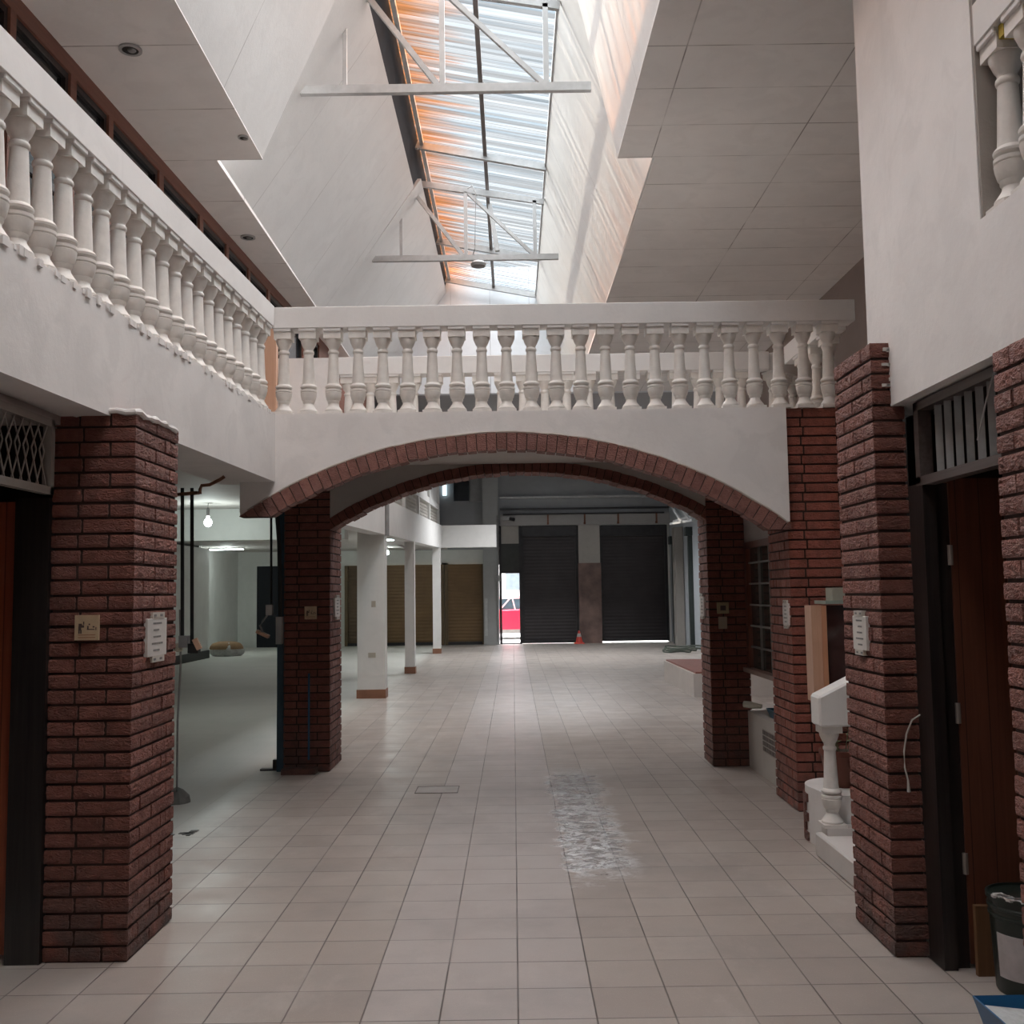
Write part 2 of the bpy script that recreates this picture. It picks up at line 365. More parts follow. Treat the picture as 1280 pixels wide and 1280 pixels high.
# ceilings of the upper floor and the sloped light well
struct('ceiling_left_soffit', MB().prism([(-3.3, -4), (-2.0, -4), (-2.13, 8.51), (-2.53, 8.51), (-2.57, 18.9), (-3.3, 18.9)], 5.45, 5.5, 'xy'), SOFFL)
struct('ceiling_right_soffit', MB().prism([(4.2, -4), (1.12, -4), (0.97, 8.58), (1.30, 8.58), (1.24, 18.9), (4.2, 18.9)], 5.45, 5.5, 'xy'), SOFF)
def slope(name, x0, z0, x1, z1, y0, y1, t, dx0=0.0, mat=WELL):
    z0 += .012
    m = MB().add([(x0 - dx0, y0, z0), (x0, y1, z0), (x1, y1, z1), (x1, y0, z1), (x0 - dx0 + t, y0, z0), (x0 + t, y1, z0), (x1 + t, y1, z1), (x1 + t, y0, z1)],
                 [(0, 1, 2, 3), (4, 7, 6, 5), (0, 4, 5, 1), (3, 2, 6, 7), (0, 3, 7, 4), (1, 5, 6, 2)])
    return struct(name, m, mat)
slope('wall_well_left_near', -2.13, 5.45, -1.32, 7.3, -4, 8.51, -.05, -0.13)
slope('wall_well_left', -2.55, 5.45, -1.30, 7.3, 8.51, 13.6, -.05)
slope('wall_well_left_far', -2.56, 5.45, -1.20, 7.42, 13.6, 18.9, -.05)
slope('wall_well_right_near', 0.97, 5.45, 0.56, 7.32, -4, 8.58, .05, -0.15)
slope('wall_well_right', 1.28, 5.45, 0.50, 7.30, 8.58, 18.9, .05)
# dark gutter strip between the left slope and the glazing
struct('trim_gutter', MB().add([(-1.32, -4, 7.28), (-1.32, 18.9, 7.28), (-1.18, 18.9, 7.66), (-1.18, -4, 7.66), (-1.40, -4, 7.28), (-1.40, 18.9, 7.28), (-1.24, 18.9, 7.72), (-1.24, -4, 7.72)],
       [(0, 1, 2, 3), (4, 7, 6, 5), (0, 4, 5, 1), (3, 2, 6, 7), (0, 3, 7, 4), (1, 5, 6, 2)]), plain('slate_blue_steel', (0.012, 0.024, 0.036), 1.0))
struct('wall_well_end', MB().box(-3.3, 4.2, 18.9, 19.05, 5.45, 7.9), plaster('end_board', (0.72, 0.76, 0.80), seam=(0.75, -1.12, None, 0, (0.15, 0.16, 0.17))))
struct('wall_well_near', MB().box(-3.3, 4.2, -4.15, -4.0, 5.45, 7.9), WHITE2)
# roof cover over the rest; daylight enters by the glazing and one added opening
struct('ceiling_roof_left', MB().box(-10.2, -3.1, -4.2, 33.6, 5.5, 5.6), GREYW)
struct('ceiling_front_hall', MB().box(-3.3, 5.6, 18.95, 24.5, 5.62, 5.72).box(-3.3, 5.6, 28.0, 33.6, 5.62, 5.72).box(-3.3, -.5, 24.5, 28.0, 5.62, 5.72).box(2.6, 5.6, 24.5, 28.0, 5.62, 5.72), plaster('grey_ceiling', (0.36, 0.36, 0.37)))  # unseen opening left between these slabs, added to brighten the front hall
struct('ceiling_roof_right', MB().box(4.0, 5.6, -4.2, 19, 5.5, 5.62), GREYW)
# right upper wall and outer wall
struct('wall_right_upper', MB().box(4.08, 4.25, -4, 18.9, 3.0, 5.45), plaster('brown_grey_wall', (0.33, 0.27, 0.25)))
struct('wall_right_outer', MB().box(5.2, 5.35, 13.0, 33.5, 0, 5.65), plaster('bluish_white_wall', (0.36, 0.385, 0.41)))
struct('wall_right_corner', MB().box(4.08, 5.3, 12.9, 13.0, 0, 5.5), PINKW)
struct('wall_back', MB().box(-4.6, 4.3, -4.2, -4.05, 0, 2.8), PINKW)
struct('wall_back_upper', MB().box(-4.6, 4.3, -4.2, -4.05, 2.8, 7.9), WHITE2)  # unseen; upper part made white to bounce light onto the soffits
struct('wall_left_end', MB().box(-10.2, -10.0, -4.2, 33.5, 0, 5.6), GREYW)
# upper floor slab on the right, over the stair
struct('ceiling_right_passage', MB().box(2.62, 4.25, 5.1, 12.9, 2.88, 3.03), HALLC)
struct('wall_right_lower', MB().box(3.3, 3.45, 5.1, 12.9, 0, 2.88), PINKW)

# near right white wall with the balustraded opening
wall_t0, wall_t1 = 1.78, 1.98
m = MB()
m.box(wall_t0, wall_t1, 3.70, 4.93, 2.50, 5.45)
m.box(wall_t0, wall_t1, 1.6, 3.70, 2.50, 3.03)
m.box(wall_t0, wall_t1, -4.0, 1.6, 2.50, 5.45)
m.box(wall_t0, wall_t1, 1.6, 3.70, 4.9, 5.45)
m.box(wall_t1, 4.1, 4.78, 4.93, 2.50, 5.45)
struct('wall_right_near_upper', m, WHITE2)
struct('trim_opening_reveal', MB().box(1.785, 1.98, 3.685, 3.702, 3.03, 4.9), plaster('raw_render', (0.36, 0.33, 0.30), dirt=.6, bump=.8))
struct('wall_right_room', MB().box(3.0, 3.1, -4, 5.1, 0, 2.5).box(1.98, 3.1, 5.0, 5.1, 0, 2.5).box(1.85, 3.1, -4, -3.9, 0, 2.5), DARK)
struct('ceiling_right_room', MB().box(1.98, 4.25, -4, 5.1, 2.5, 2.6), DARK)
struct('wall_right_near', MB().box(1.85, 2.05, -4, 2.6, 0, 2.5), PINKW)

# ------------------------------------------------------------------ brick pillars
CP = 0.0722
from mathutils import noise as MN
def rugged(m, x0, x1, y0, y1, z0, z1, ax, ay, seed):
    # one hand-cut brick: a closed lattice surface with wrinkled outer faces
    nx = max(2, round((x1 - x0) / .012)); ny = max(2, round((y1 - y0) / .012)); nz = 6; o = len(m.v); idx = {}
    def vid(i, j, k):
        if (i, j, k) in idx: return idx[(i, j, k)]
        x = x0 + (x1 - x0) * i / nx; y = y0 + (y1 - y0) * j / ny; z = z0 + (z1 - z0) * k / nz
        u = MN.noise(Vector((x * 48 + seed, y * 48, z * 95 + 14 * y))) + .6 * MN.noise(Vector((x * 110, y * 110 + seed, z * 190)))
        e = min(k, nz - k) / nz; f = .25 if e == 0 else 1.0; dx = dy = 0.0
        if i in (0, nx): dx = (-1 if i == 0 else 1) * (ax * u * f - (.003 if e == 0 else 0))
        if j in (0, ny): dy = (-1 if j == 0 else 1) * (ay * u * f - (.003 if e == 0 else 0))
        if j in (0, ny) and i in (0, nx): dx *= .4; dy *= .4
        m.v.append((x + dx, y + dy, z)); idx[(i, j, k)] = len(m.v) - 1; return len(m.v) - 1
    def q(a, b, c_, d_): m.f.append((vid(*a), vid(*b), vid(*c_), vid(*d_))); m.m.append(0)
    for i in range(nx):
        for k in range(nz):
            for j in (0, ny): q((i, j, k), (i + 1, j, k), (i + 1, j, k + 1), (i, j, k + 1))
        for j in range(ny):
            for k in (0, nz): q((i, j, k), (i + 1, j, k), (i + 1, j + 1, k), (i, j + 1, k))
    for j in range(ny):
        for k in range(nz):
            for i in (0, nx): q((i, j, k), (i, j + 1, k), (i, j + 1, k + 1), (i, j, k + 1))
def brick_pillar(label, x0, x1, y0, y1, z1, z0=0.0, mat=None, bevel=0.003, rug=None):
    m = MB(); g = 0.013; d = 0.115; jt = lambda: random.uniform(-0.003, 0.003)
    m.box(x0 + .009, x1 - .009, y0 + .009, y1 - .009, z0, z1 - .004, 1)
    n = int((z1 - z0) / CP); ph = (z1 - z0) / n
    for k in range(n):
        za = z0 + k * ph + g * .5 + random.uniform(-.0015, .0015); zb = z0 + (k + 1) * ph - g * .5 + random.uniform(-.0015, .0015)
        if k == n - 1: zb = z1
        odd = k % 2
        def run(a, b, start):           # split a run into bricks
            out = []; p = a; L = start
            while p < b - 0.02:
                q = min(b, p + L)
                if b - q < 0.055: q = b
                out.append((p, q)); p = q + g; L = 0.27
            return out
        if odd:     # front and back rows run the full width, sides fill between
            for a, b in run(x0, x1, 0.135): m.box(a, b, y0 + jt(), y0 + d, za, zb); m.box(a, b, y1 - d, y1 + jt(), za, zb)
            for a, b in run(y0 + d + g, y1 - d - g, 0.27): m.box(x0 + jt(), x0 + .05, a, b, za, zb); m.box(x1 - .05, x1 + jt(), a, b, za, zb)
        else:
            if x1 - x0 < 2 * d + g:
                for a, b in run(y0, y1, 0.27): m.box(x0 + jt(), x1 + jt(), a, b, za, zb)
                continue
            for a, b in run(y0, y1, 0.27): m.box(x0 + jt(), x0 + d, a, b, za, zb); m.box(x1 - d, x1 + jt(), a, b, za, zb)
            for a, b in run(x0 + d + g, x1 - d - g, 0.27): m.box(a, b, y0 + jt(), y0 + .05, za, zb); m.box(a, b, y1 - .05, y1 + jt(), za, zb)
    if rug:     # rug = (side facing the passage, wrinkle on x faces, on y faces)
        m2 = MB(); m2.v, m2.f, m2.m = list(m.v[:8]), list(m.f[:6]), list(m.m[:6])
        for b in range(1, len(m.v) // 8):
            vs = m.v[b * 8:b * 8 + 8]; bx0, by0, bz0 = vs[0]; bx1, by1, bz1 = vs[7]
            seen = by0 < y0 + .02 or (bx1 > x1 - .02 if rug[0] > 0 else bx0 < x0 + .02)
            if seen: rugged(m2, bx0, bx1, by0, by1, bz0, bz1, rug[1], rug[2], b * 1.7)
            else: m2.box(bx0, bx1, by0, by1, bz0, bz1)
        m = m2; bevel = 0
    return m.build('brick_pillar', [mat or BRK, MORT], label=label, cat='pillar', bevel=bevel)
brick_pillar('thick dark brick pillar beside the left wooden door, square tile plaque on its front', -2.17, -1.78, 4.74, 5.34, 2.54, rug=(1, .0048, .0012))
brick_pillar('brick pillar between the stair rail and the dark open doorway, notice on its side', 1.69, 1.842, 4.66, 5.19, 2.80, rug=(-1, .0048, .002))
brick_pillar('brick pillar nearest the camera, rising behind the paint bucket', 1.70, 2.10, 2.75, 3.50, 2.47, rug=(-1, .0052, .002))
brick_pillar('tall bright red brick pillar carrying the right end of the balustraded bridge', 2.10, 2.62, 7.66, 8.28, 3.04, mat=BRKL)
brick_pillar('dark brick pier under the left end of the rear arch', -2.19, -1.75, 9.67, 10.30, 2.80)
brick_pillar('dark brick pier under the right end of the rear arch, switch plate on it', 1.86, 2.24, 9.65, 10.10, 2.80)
# whitewash smears and mortar lumps at pillar heads
m = MB()
for i in range(15):
    z = 2.80 - 0.02 - 0.0722 * (i % 3) - random.uniform(0.0, .035); x = random.uniform(1.765, 1.835)
    m.box(x - random.uniform(.01, .03), x + .01, 4.652, 4.662, z - random.uniform(.006, .02), z)
m.build('paint_smear', plain('old_white_paint', (0.62, 0.6, 0.57), 0.8), label='white paint smears on the top bricks of the pillar by the doorway', cat='paint smear', kind='stuff', loc=(1.8, 4.65, 2.6))
m = MB()
pts = [(-2.18, 4.73)] + [(-2.18 + .039 * i, 4.735 + random.uniform(-.004, .004)) for i in range(1, 10)] + [(-1.79, 4.74)] + [(-1.782 + random.uniform(-.003, .003), 4.74 + .043 * i) for i in range(1, 14)]
m.tube([(x, y, 2.536 + random.uniform(-.005, .008)) for x, y in pts], [.014 + random.uniform(-.004, .005) for _ in pts], 8)
m.build('mortar_edge', WHITE, label='ragged band of mortar on top of the thick left brick pillar', cat='mortar', loc=(-1.95, 4.8, 2.52))

# ------------------------------------------------------------------ footbridge with arches
def circle3(a, b, c):
    (x1, y1), (x2, y2), (x3, y3) = a, b, c
    D = 2 * (x1 * (y2 - y3) + x2 * (y3 - y1) + x3 * (y1 - y2))
    ux_ = ((x1**2 + y1**2) * (y2 - y3) + (x2**2 + y2**2) * (y3 - y1) + (x3**2 + y3**2) * (y1 - y2)) / D
    uy_ = ((x1**2 + y1**2) * (x3 - x2) + (x2**2 + y2**2) * (x1 - x3) + (x3**2 + y3**2) * (x2 - x1)) / D
    return ux_, uy_, math.hypot(x1 - ux_, y1 - uy_)
def clip(poly, f):
    out = []
    for i in range(len(poly)):
        a, b = poly[i], poly[(i + 1) % len(poly)]; fa, fb = f(a), f(b)
        if fa >= 0: out.append(a)
        if (fa >= 0) != (fb >= 0):
            t = fa / (fa - fb); out.append((a[0] + t * (b[0] - a[0]), a[1] + t * (b[1] - a[1])))
    return out
YF = 7.60
bridge = thing('footbridge', 'white plastered footbridge spanning the passage on a wide low brick arch', 'footbridge', (0, YF, 2.1))
def pz(x, y, Y): p = aty(x, y, Y); return (p.x, p.z)
def ring(name, P3, thick, y0, y1, xa, xb, cut_l, cut_r, mat, teeth):
    cx, cz, R = circle3(*P3)
    m = MB(); Ri = R - thick
    a0 = math.asin((xa - cx) / Ri) - .05; a1 = math.asin((xb - cx) / Ri) + .05
    n = int((a1 - a0) * R / 0.078); st = (a1 - a0) / n
    core = []
    def cl(poly):
        poly = clip(poly, lambda p: p[0] - xa); poly = clip(poly, lambda p: xb - p[0]) if poly else poly
        poly = clip(poly, lambda p: p[1] - (cut_l if p[0] < 0 else cut_r)) if poly else poly
        return poly
    for k in range(n):
        s0 = a0 + k * st + .0011; s1 = a0 + (k + 1) * st - .0011; ro = random.uniform(-.004, .004); jy = random.uniform(-.004, .004)
        jr = random.uniform(-.006, .004) * teeth
        P = lambda a, r: (cx + r * math.sin(a), cz + r * math.cos(a))
        poly = cl([P(s0, Ri + jr), P(s1, Ri + jr), P(s1, R + ro), P(s0, R + ro)])
        if len(poly) > 2: m.prism(poly, y0 + jy, y1)
        poly = cl([P(a0 + k * st, Ri + .012), P(a0 + (k + 1) * st, Ri + .012), P(a0 + (k + 1) * st, R), P(a0 + k * st, R)])
        if len(poly) > 2: m.prism(poly, y0 + .012, y1 - .008, mi=1)
    m.build(name, [mat, MORT], bridge)
    return cx, cz, R
def spandrel(name, c, xa, xb, y0, y1, top, zl, zr, mat):
    cx, cz, R = c; m = MB(); N = 64; pts = []
    for i in range(N + 1):
        x = xa + (xb - xa) * i / N; q = R * R - (x - cx)**2
        z = cz + math.sqrt(q) if q > 0 else -9
        z = max(z, zl if x < 0 else zr); pts.append((x, z))
    for i in range(N):
        (xa_, za), (xb_, zb) = pts[i], pts[i + 1]
        m.prism([(xa_, za), (xb_, zb), (xb_, top), (xa_, top)], y0, y1)
    # weld shared columns so the wall is one skin
    m.build(name, mat, bridge)
P3 = (pz(303, 643, YF), pz(640, 541, YF), pz(983, 652, YF))
c = ring('arch_ring', P3, 0.13, YF - .012, YF + .13, -2.06, 2.10, P3[0][1] - .02, P3[2][1] - .06, BRKR, 1.3)
spandrel('front_wall', c, -2.06, 2.10, YF, YF + .14, 3.04, P3[0][1] - .02, P3[2][1], WHITE)
YR = 9.66
P3 = (pz(425, 640, YR), pz(640, 577, YR), pz(878, 631, YR))
c = ring('rear_arch_ring', P3, 0.10, YR - .01, YR + .30, -1.75, 1.86, 2.2, 2.2, BRK, 1.6)
spandrel('rear_wall', c, -1.75, 1.86, YR, YR + .30, 3.04, 2.0, 2.0, plaster('bridge_rear_shaded', (0.42, 0.39, 0.37)))  # white wall coloured grey, its shade put into the colour
for xa_, xb_ in ((-2.30, -1.75), (1.86, 2.30)): MB().box(xa_, xb_, YR, YR + .30, 2.80, 3.04).build('rear_wall_end', MATS['bridge_rear_shaded'], bridge)
MB().box(-2.30, 2.62, YF + .14, YR, 2.90, 3.04).build('deck', HALLC, bridge)
# plaster bead along the crown of the brick ring
m = MB(); cx, cz, R = circle3(pz(303, 643, YF), pz(640, 541, YF), pz(983, 652, YF))
pts = []
for i in range(61):
    x = -2.0 + 4.08 * i / 60; pts.append((x, YF - .004, cz + math.sqrt(R * R - (x - cx)**2) + .004 + random.uniform(-.004, .004)))
m.tube(pts, 0.009, 6); m.build('plaster_bead', plain('cream_bead', (0.42, 0.38, 0.34), 0.8), bridge)

# ------------------------------------------------------------------ balusters and balustrades
BH = 0.655
def baluster_mesh():
    m = MB()
    m.box(-.072, .072, -.072, .072, 0, .022)
    prof = [(.066, .02), (.068, .035), (.055, .052), (.040, .075), (.038, .088), (.045, .098), (.046, .112), (.052, .118), (.060, .150), (.063, .172), (.057, .176), (.063, .182), (.063, .196), (.045, .202), (.050, .208), (.062, .212), (.064, .222), (.058, .232),
            (.048, .240), (.046, .27), (.036, .475), (.041, .480), (.043, .490), (.041, .500), (.035, .505), (.036, .52), (.046, .535), (.060, .570), (.062, .585), (.060, .60)]
    m.lathe(prof, n=24, flute=(.25, .47))
    m.box(-.066, .066, -.066, .066, .59, BH)
    return m
_b = baluster_mesh(); BAL = None
def put_baluster(parent, x, y, z, rz=0.0, sc=1.0):
    global BAL
    if BAL is None:
        o = _b.build('baluster', BALW, kind='tmp', smooth=True); del o['kind']; BAL = o
    else:
        o = BAL.copy(); COL.objects.link(o)
    o.parent = parent; q = parent; base = Vector((0, 0, 0))
    while q: base += q.location; q = q.parent
    o.location = Vector((x, y, z)) - base; o.rotation_euler = (0, 0, rz); o.scale = (sc, sc, sc); return o
def balustrade(label, pts, n_first=0.12, pitch=0.191, zb=3.04, rail_h=0.165, w=0.17, xs=None, solid=None):
    a, b = Vector(pts[0]), Vector(pts[-1])
    r = thing('balustrade', label, 'balustrade', ((a.x + b.x) / 2, (a.y + b.y) / 2, zb))
    m = MB()
    for p, q in zip(pts[:-1], pts[1:]):
        p = V(*p, zb + BH + .012 + rail_h / 2); q = V(*q, zb + BH + .012 + rail_h / 2); m.bar(p, q, w, rail_h)
    # blocks over each baluster that leave small square notches between them
    pos = []
    for p, q in zip(pts[:-1], pts[1:]):
        p, q = Vector(p), Vector(q); L = (q - p).length; d = (q - p) / L; t = n_first
        ang = math.atan2(d.y, d.x)
        while t < L - 0.06:
            pos.append((p + d * t, ang)); t += pitch
    for p, ang in pos:
        d = V(math.cos(ang), math.sin(ang), 0); c0 = V(p.x, p.y, zb + BH - .002)
        m.bar(c0 - d * .067 + V(0, 0, .008), c0 + d * .067 + V(0, 0, .008), w - .012, 0.034)
    m.build('handrail', RAILW, r, bevel=0.004)
    for p, ang in pos: put_baluster(r, p.x, p.y, zb, ang)
    return r
balustrade('white balustrade along the front edge of the bridge, above the brick arch', [(-1.82, 7.69), (2.66, 7.69)], n_first=0.07, pitch=0.1915)
balustrade('white balustrade of the left upper gallery, running towards the bridge', [(gx(7.58) - .09, 7.58), (gx(-3) - .09, -3.0)], n_first=0.10)
balustrade('lower looking white balustrade on the far edge of the bridge', [(-1.62, 9.35), (2.42, 9.35), (3.6, 10.65)], n_first=0.10, pitch=0.205)
balustrade('short return balustrade behind the right end of the bridge railing', [(2.60, 7.90), (2.60, 9.1)], n_first=0.18, pitch=0.35)
r = balustrade('white balustrade set in the opening high in the near right wall', [(1.865, 3.68), (1.865, 1.65)], n_first=0.07, zb=3.03)
struct('wall_bridge_parapet', MB().box(-2.95, -1.62, 9.27, 9.42, 3.04, 3.87), WHITE)
struct('floor_gallery', MB().prism([(gx(-4) - .02, -4), (gx(7.7) - .02, 7.7), (-2.2, 7.74), (-2.2, 18.9), (ux(18.9) - .05, 18.9), (ux(-4) - .05, -4)], 3.031, 3.036, 'xy'), HALLC)
a = aty(332, 450, 9.2); b = aty(347, 450, 9.2)
MB().box(a.x, b.x, 9.14, 9.22, 3.04, 4.12).build('wooden_post', PEACH, label='peach coloured wooden post where the gallery meets the bridge', cat='post')
a = aty(322, 450, 9.3); b = aty(332, 450, 9.3)
MB().box(a.x, b.x, 9.10, 9.16, 3.04, 4.12).build('dark_board', NAVY, label='dark board beside the peach wooden post at the gallery corner', cat='board')
# rough plaster crumbs at the baluster feet of the gallery
m = MB()
for i in range(70):
    y = 3.3 + random.random() * 4.2; s = random.uniform(.008, .022); x = gx(y) + random.uniform(-.006, .004)
    m.box(x - s, x + s * .4, y - s, y + s * 1.2, 3.035 - s, 3.04 + s * random.uniform(.2, 1.0))
m.build('plaster_crumb', WHITE, label='rough plaster lumps along the foot of the gallery balustrade', cat='plaster', kind='stuff', loc=(-1.9, 5, 3.03))
# yellow padding above the near right balusters
for yy, lab in ((3.51, 'yellow foam filler beside the first baluster in the near right wall opening'), (3.32, 'yellow foam filler between the balusters of the near right wall opening')):
    MB().box(1.80, 1.95, yy - .018, yy + .018, 3.64, 3.69).build('foam_filler', plain('yellow_foam', (0.42, 0.31, 0.04), 0.9), label=lab, cat='filler')

# ------------------------------------------------------------------ skylight and trusses
sky = thing('skylight', 'long corrugated plastic skylight over the passage, streaked orange on one side', 'skylight', (-.35, 8, 7.3))
m = MB(); P = 0.076; y = -4.0; rows = []
x0, zl, x1, zr = -1.19, 7.70, 0.58, 7.36
k = 0; YS = 0.5; N = int((18.9 - YS) / P * 6)
for i in range(N + 1):
    y = YS + (18.9 - YS) * i / N; dz = 0.011 * math.sin(2 * PI * y / P); m.v.append((x0, y, zl + dz)); m.v.append(((x0 + x1) / 2, y, (zl + zr) / 2 + dz)); m.v.append((x1, y, zr + dz))
for i in range(N):
    for q in (0, 1): m.f.append((3 * i + q, 3 * i + q + 1, 3 * i + 4 + q, 3 * i + 3 + q)); m.m.append(0)
m.build('corrugated_sheet', SHEET, sky, smooth=True)
m = MB().bar((-0.29, -4, 7.46), (-0.29, 18.8, 7.46), .05, .06); m.build('centre_purlin', plain('purlin_grey', (0.16, 0.14, 0.13), 0.6), sky)
m = MB().bar((-1.13, -4, 7.62), (-1.13, 18.8, 7.62), .05, .05); m.build('edge_rail', STEELW, sky)
m = MB().bar((.52, -4, 7.30), (.52, 18.8, 7.30), .05, .05); m.build('edge_rail', STEELW, sky)
MB().box(-1.5, .8, -4, 0.5, 7.66, 7.75).build('roof_board', WELL, sky)
for yy in (3.0, 7.9, 10.6, 12.95, 16.6, 18.7):
    if yy == 10.6: continue
    MB().bar((-1.30, yy, 7.62), (0.52, yy, 7.27), .06, .09).build('cross_purlin', STEELW, sky)
def truss(Y, label, xl, xr):
    r = thing('roof_truss', label, 'truss', ((xl + xr) / 2, Y, 6.35))
    z = 6.40
    MB().box(xl, xr, Y - .03, Y + .03, z - .04, z + .04).build('bottom_chord', STEELW, r)
    MB().bar((-1.42, Y, 7.52), (0.52, Y, 7.20), .05, .08).build('top_chord', STEELW, r)
    for xa, za, xb, zb, wd in ((-1.52, 6.44, -1.52, 7.2, .04), (-.60, 6.44, -.60, 7.36, .05), (.38, 6.44, .38, 7.22, .05), (-1.36, 7.40, -.64, 6.43, .05), (-.56, 7.34, .36, 6.43, .045)):
        MB().bar((xa, Y, za), (xb, Y, zb), wd, wd, up=(0, 1, 0)).build('strut', STEELW, r)
    return r
truss(9.15, 'nearer white steel truss across the light well', -1.94, 0.80)
truss(13.95, 'farther white steel truss across the light well', -1.93, 0.71)
c = aty(598, 330, 13.9)
m = MB(); m.lathe([(.03, .05), (.09, .03), (.11, 0), (.10, -.035), (.05, -.05)], (c.x, c.y, c.z), 20)
m.build('floodlight', STEELG, label='round grey lamp hanging under the farther truss', cat='lamp', smooth=True)
m = MB(); m.tube([(-.57, 13.88, 7.38), (-.50, 13.86, 7.42), (-.45, 13.85, 7.3), (-.47, 13.85, 6.5), (-.50, 13.88, 6.42)], .008, 6)
m.build('electrical_cable', STEELG, label='thin cable running down the farther truss to the round lamp', cat='cable')
a = aty(622, 314, 14.6); b = aty(626, 292, 14.6); b.z = 7.44; b.x = -.27
MB().bar(a, b, .09, .06).build('lamp_bracket', STEELW, label='short white lamp box fixed above the farther truss', cat='lamp')

# downlights in the left soffit
for p, lab, s in (((163, 61), 'recessed downlight in the left soffit, closest to the picture top', 1.0), ((310, 296), 'recessed downlight in the left soffit near the bridge', 1.0), ((304, 171), 'small dark fitting at the notched corner of the left soffit', .55)):
    q = fl(*p, 5.45); r = thing('downlight', lab, 'downlight', (q.x, q.y, 5.435))
    m = MB()
    for k in range(24):
        a0, a1 = 2 * PI * k / 24, 2 * PI * (k + 1) / 24
        for ra, rb, z in ((.055 * s, .078 * s, 5.436),):
            m.add([(q.x + ra * math.cos(a0), q.y + ra * math.sin(a0), z), (q.x + rb * math.cos(a0), q.y + rb * math.sin(a0), z), (q.x + rb * math.cos(a1), q.y + rb * math.sin(a1), z), (q.x + ra * math.cos(a1), q.y + ra * math.sin(a1), z),
                   (q.x + ra * math.cos(a0), q.y + ra * math.sin(a0), 5.45), (q.x + rb * math.cos(a0), q.y + rb * math.sin(a0), 5.45), (q.x + rb * math.cos(a1), q.y + rb * math.sin(a1), 5.45), (q.x + ra * math.cos(a1), q.y + ra * math.sin(a1), 5.45)],
                  [(0, 1, 2, 3), (4, 7, 6, 5), (0, 3, 7, 4), (1, 5, 6, 2)])
    m.build('trim_ring', STEELW, r)
    MB().lathe([(.056 * s, 5.438), (.056 * s, 5.4495)], (q.x, q.y, 0), 20).build('lamp_well', BLACK, r)
    MB().lathe([(.024 * s, 5.430), (.03 * s, 5.438)], (q.x + .01, q.y, 0), 14).build('bulb', STEELG, r)

# ------------------------------------------------------------------ doorways at the front
# left: black jamb, red plank door, grille over it
d = thing('door_1', None, None, (-2.3, 4.7, 0), kind='structure')
MB().box(-2.335, -2.175, 4.72, 4.83, 0, 2.13).build('jamb', BLACKJ, d)
MB().box(-3.20, -2.335, 4.80, 4.85, 0.02, 2.12).build('door_leaf', DOORR, d)
MB().box(-2.34, -2.15, 3.0, 3.12, 0, 2.13).build('jamb', BLACKJ, d)
gr = thing('security_grille', 'grey folding lattice grille over the left wooden door', 'grille', (-2.12, 3.85, 2.13))
m = MB(); yA, yB, z0, z1, X = 3.02, 4.60, 2.13, 2.475, -2.12
m.box(X - .02, X + .02, yA, yB, z0, z0 + .035).box(X - .02, X + .02, yA, yB, z1 - .035, z1).box(X - .02, X + .02, yA, yA + .035, z0, z1).box(X - .02, X + .02, yB - .035, yB, z0, z1)
m.build('frame', plain('dusty_grey_paint', (0.26, 0.24, 0.22), 0.6), gr)
m = MB(); p = 0.075; hh = z1 - z0 - .05
k = 0; y = yA + .03
while y < yB - .04:
    for sgn in (-1, 1):
        ya, yb = y, y + sgn * p * .98
        if yA + .02 < yb < yB - .02:
            m.bar((X - .006 * sgn, ya, z0 + .03), (X - .006 * sgn, yb, (z0 + z1) / 2 + .02), .004, .009)
            m.bar((X - .006 * sgn, yb, (z0 + z1) / 2 + .02), (X - .006 * sgn, ya, z1 - .03), .004, .009)
    y += p
m.build('lattice', MATS['dusty_grey_paint'], gr)
struct('trim_left_lintel', MB().box(-2.5, -2.14, 3.0, 4.74, 2.478, 2.522), PINKW)
# right: jamb, dark plank door standing open, louvred transom
d = thing('door_2', None, None, (2.0, 4.5, 0), kind='structure')
MB().box(1.842, 1.90, 4.50, 4.66, 0, 2.12).box(1.90, 1.965, 4.53, 4.66, 0, 2.12).box(1.842, 1.90, 3.50, 3.58, 0, 2.12).build('jamb', BLACKJ, d)
MB().box(1.965, 2.85, 4.52, 4.565, 0.02, 2.14).build('door_leaf', DOORD, d)
for zz in (1.75, 1.05, .4): MB().lathe([(.012, zz), (.012, zz + .09)], (1.962, 4.522, 0), 10).build('hinge', plain('worn_hinge', (0.35, 0.32, 0.29), 0.4, metal=.5), d)
tr = thing('louvred_transom', 'louvred timber transom above the dark doorway on the right', 'transom', (1.86, 4.05, 2.1))
m = MB(); X = 1.87; yA, yB, z0, z1 = 3.50, 4.56, 2.12, 2.49
m.box(X - .03, X + .03, yA, yB, z0 - .01, z0 + .03).box(X - .03, X + .03, yA, yB, z1 - .04, z1).box(X - .03, X + .03, yB - .05, yB, z0, z1).box(X - .03, X + .03, yA, yA + .04, z0, z1)
m.build('frame', woodmat('grey_frame', (0.07, 0.055, 0.05), (0.12, 0.10, 0.095), axis=1), tr)
for i in range(9):
    y = yA + .09 + i * .098; MB().bar((X + .005, y, z0 + .02), (X + .005, y + .0, z1 - .03), .030, .010, up=(-0.42, -0.9, 0)).build('slat', plain('weathered_slat', (0.30, 0.31, 0.31), 0.6, var=.3), tr)
p0 = atx(1243, 465, 1.83); p1 = atx(1222, 550, 1.83)
MB().tube([p0, (p0 * .6 + p1 * .4) + V(0, .01, 0), p1], .004, 6).build('loose_wire', STEELW, label='thin white wire hanging across the louvred transom', cat='wire')
struct('wall_right_door_back', MB().box(2.0, 3.0, 4.60, 4.7, 0, 2.5), DARK)
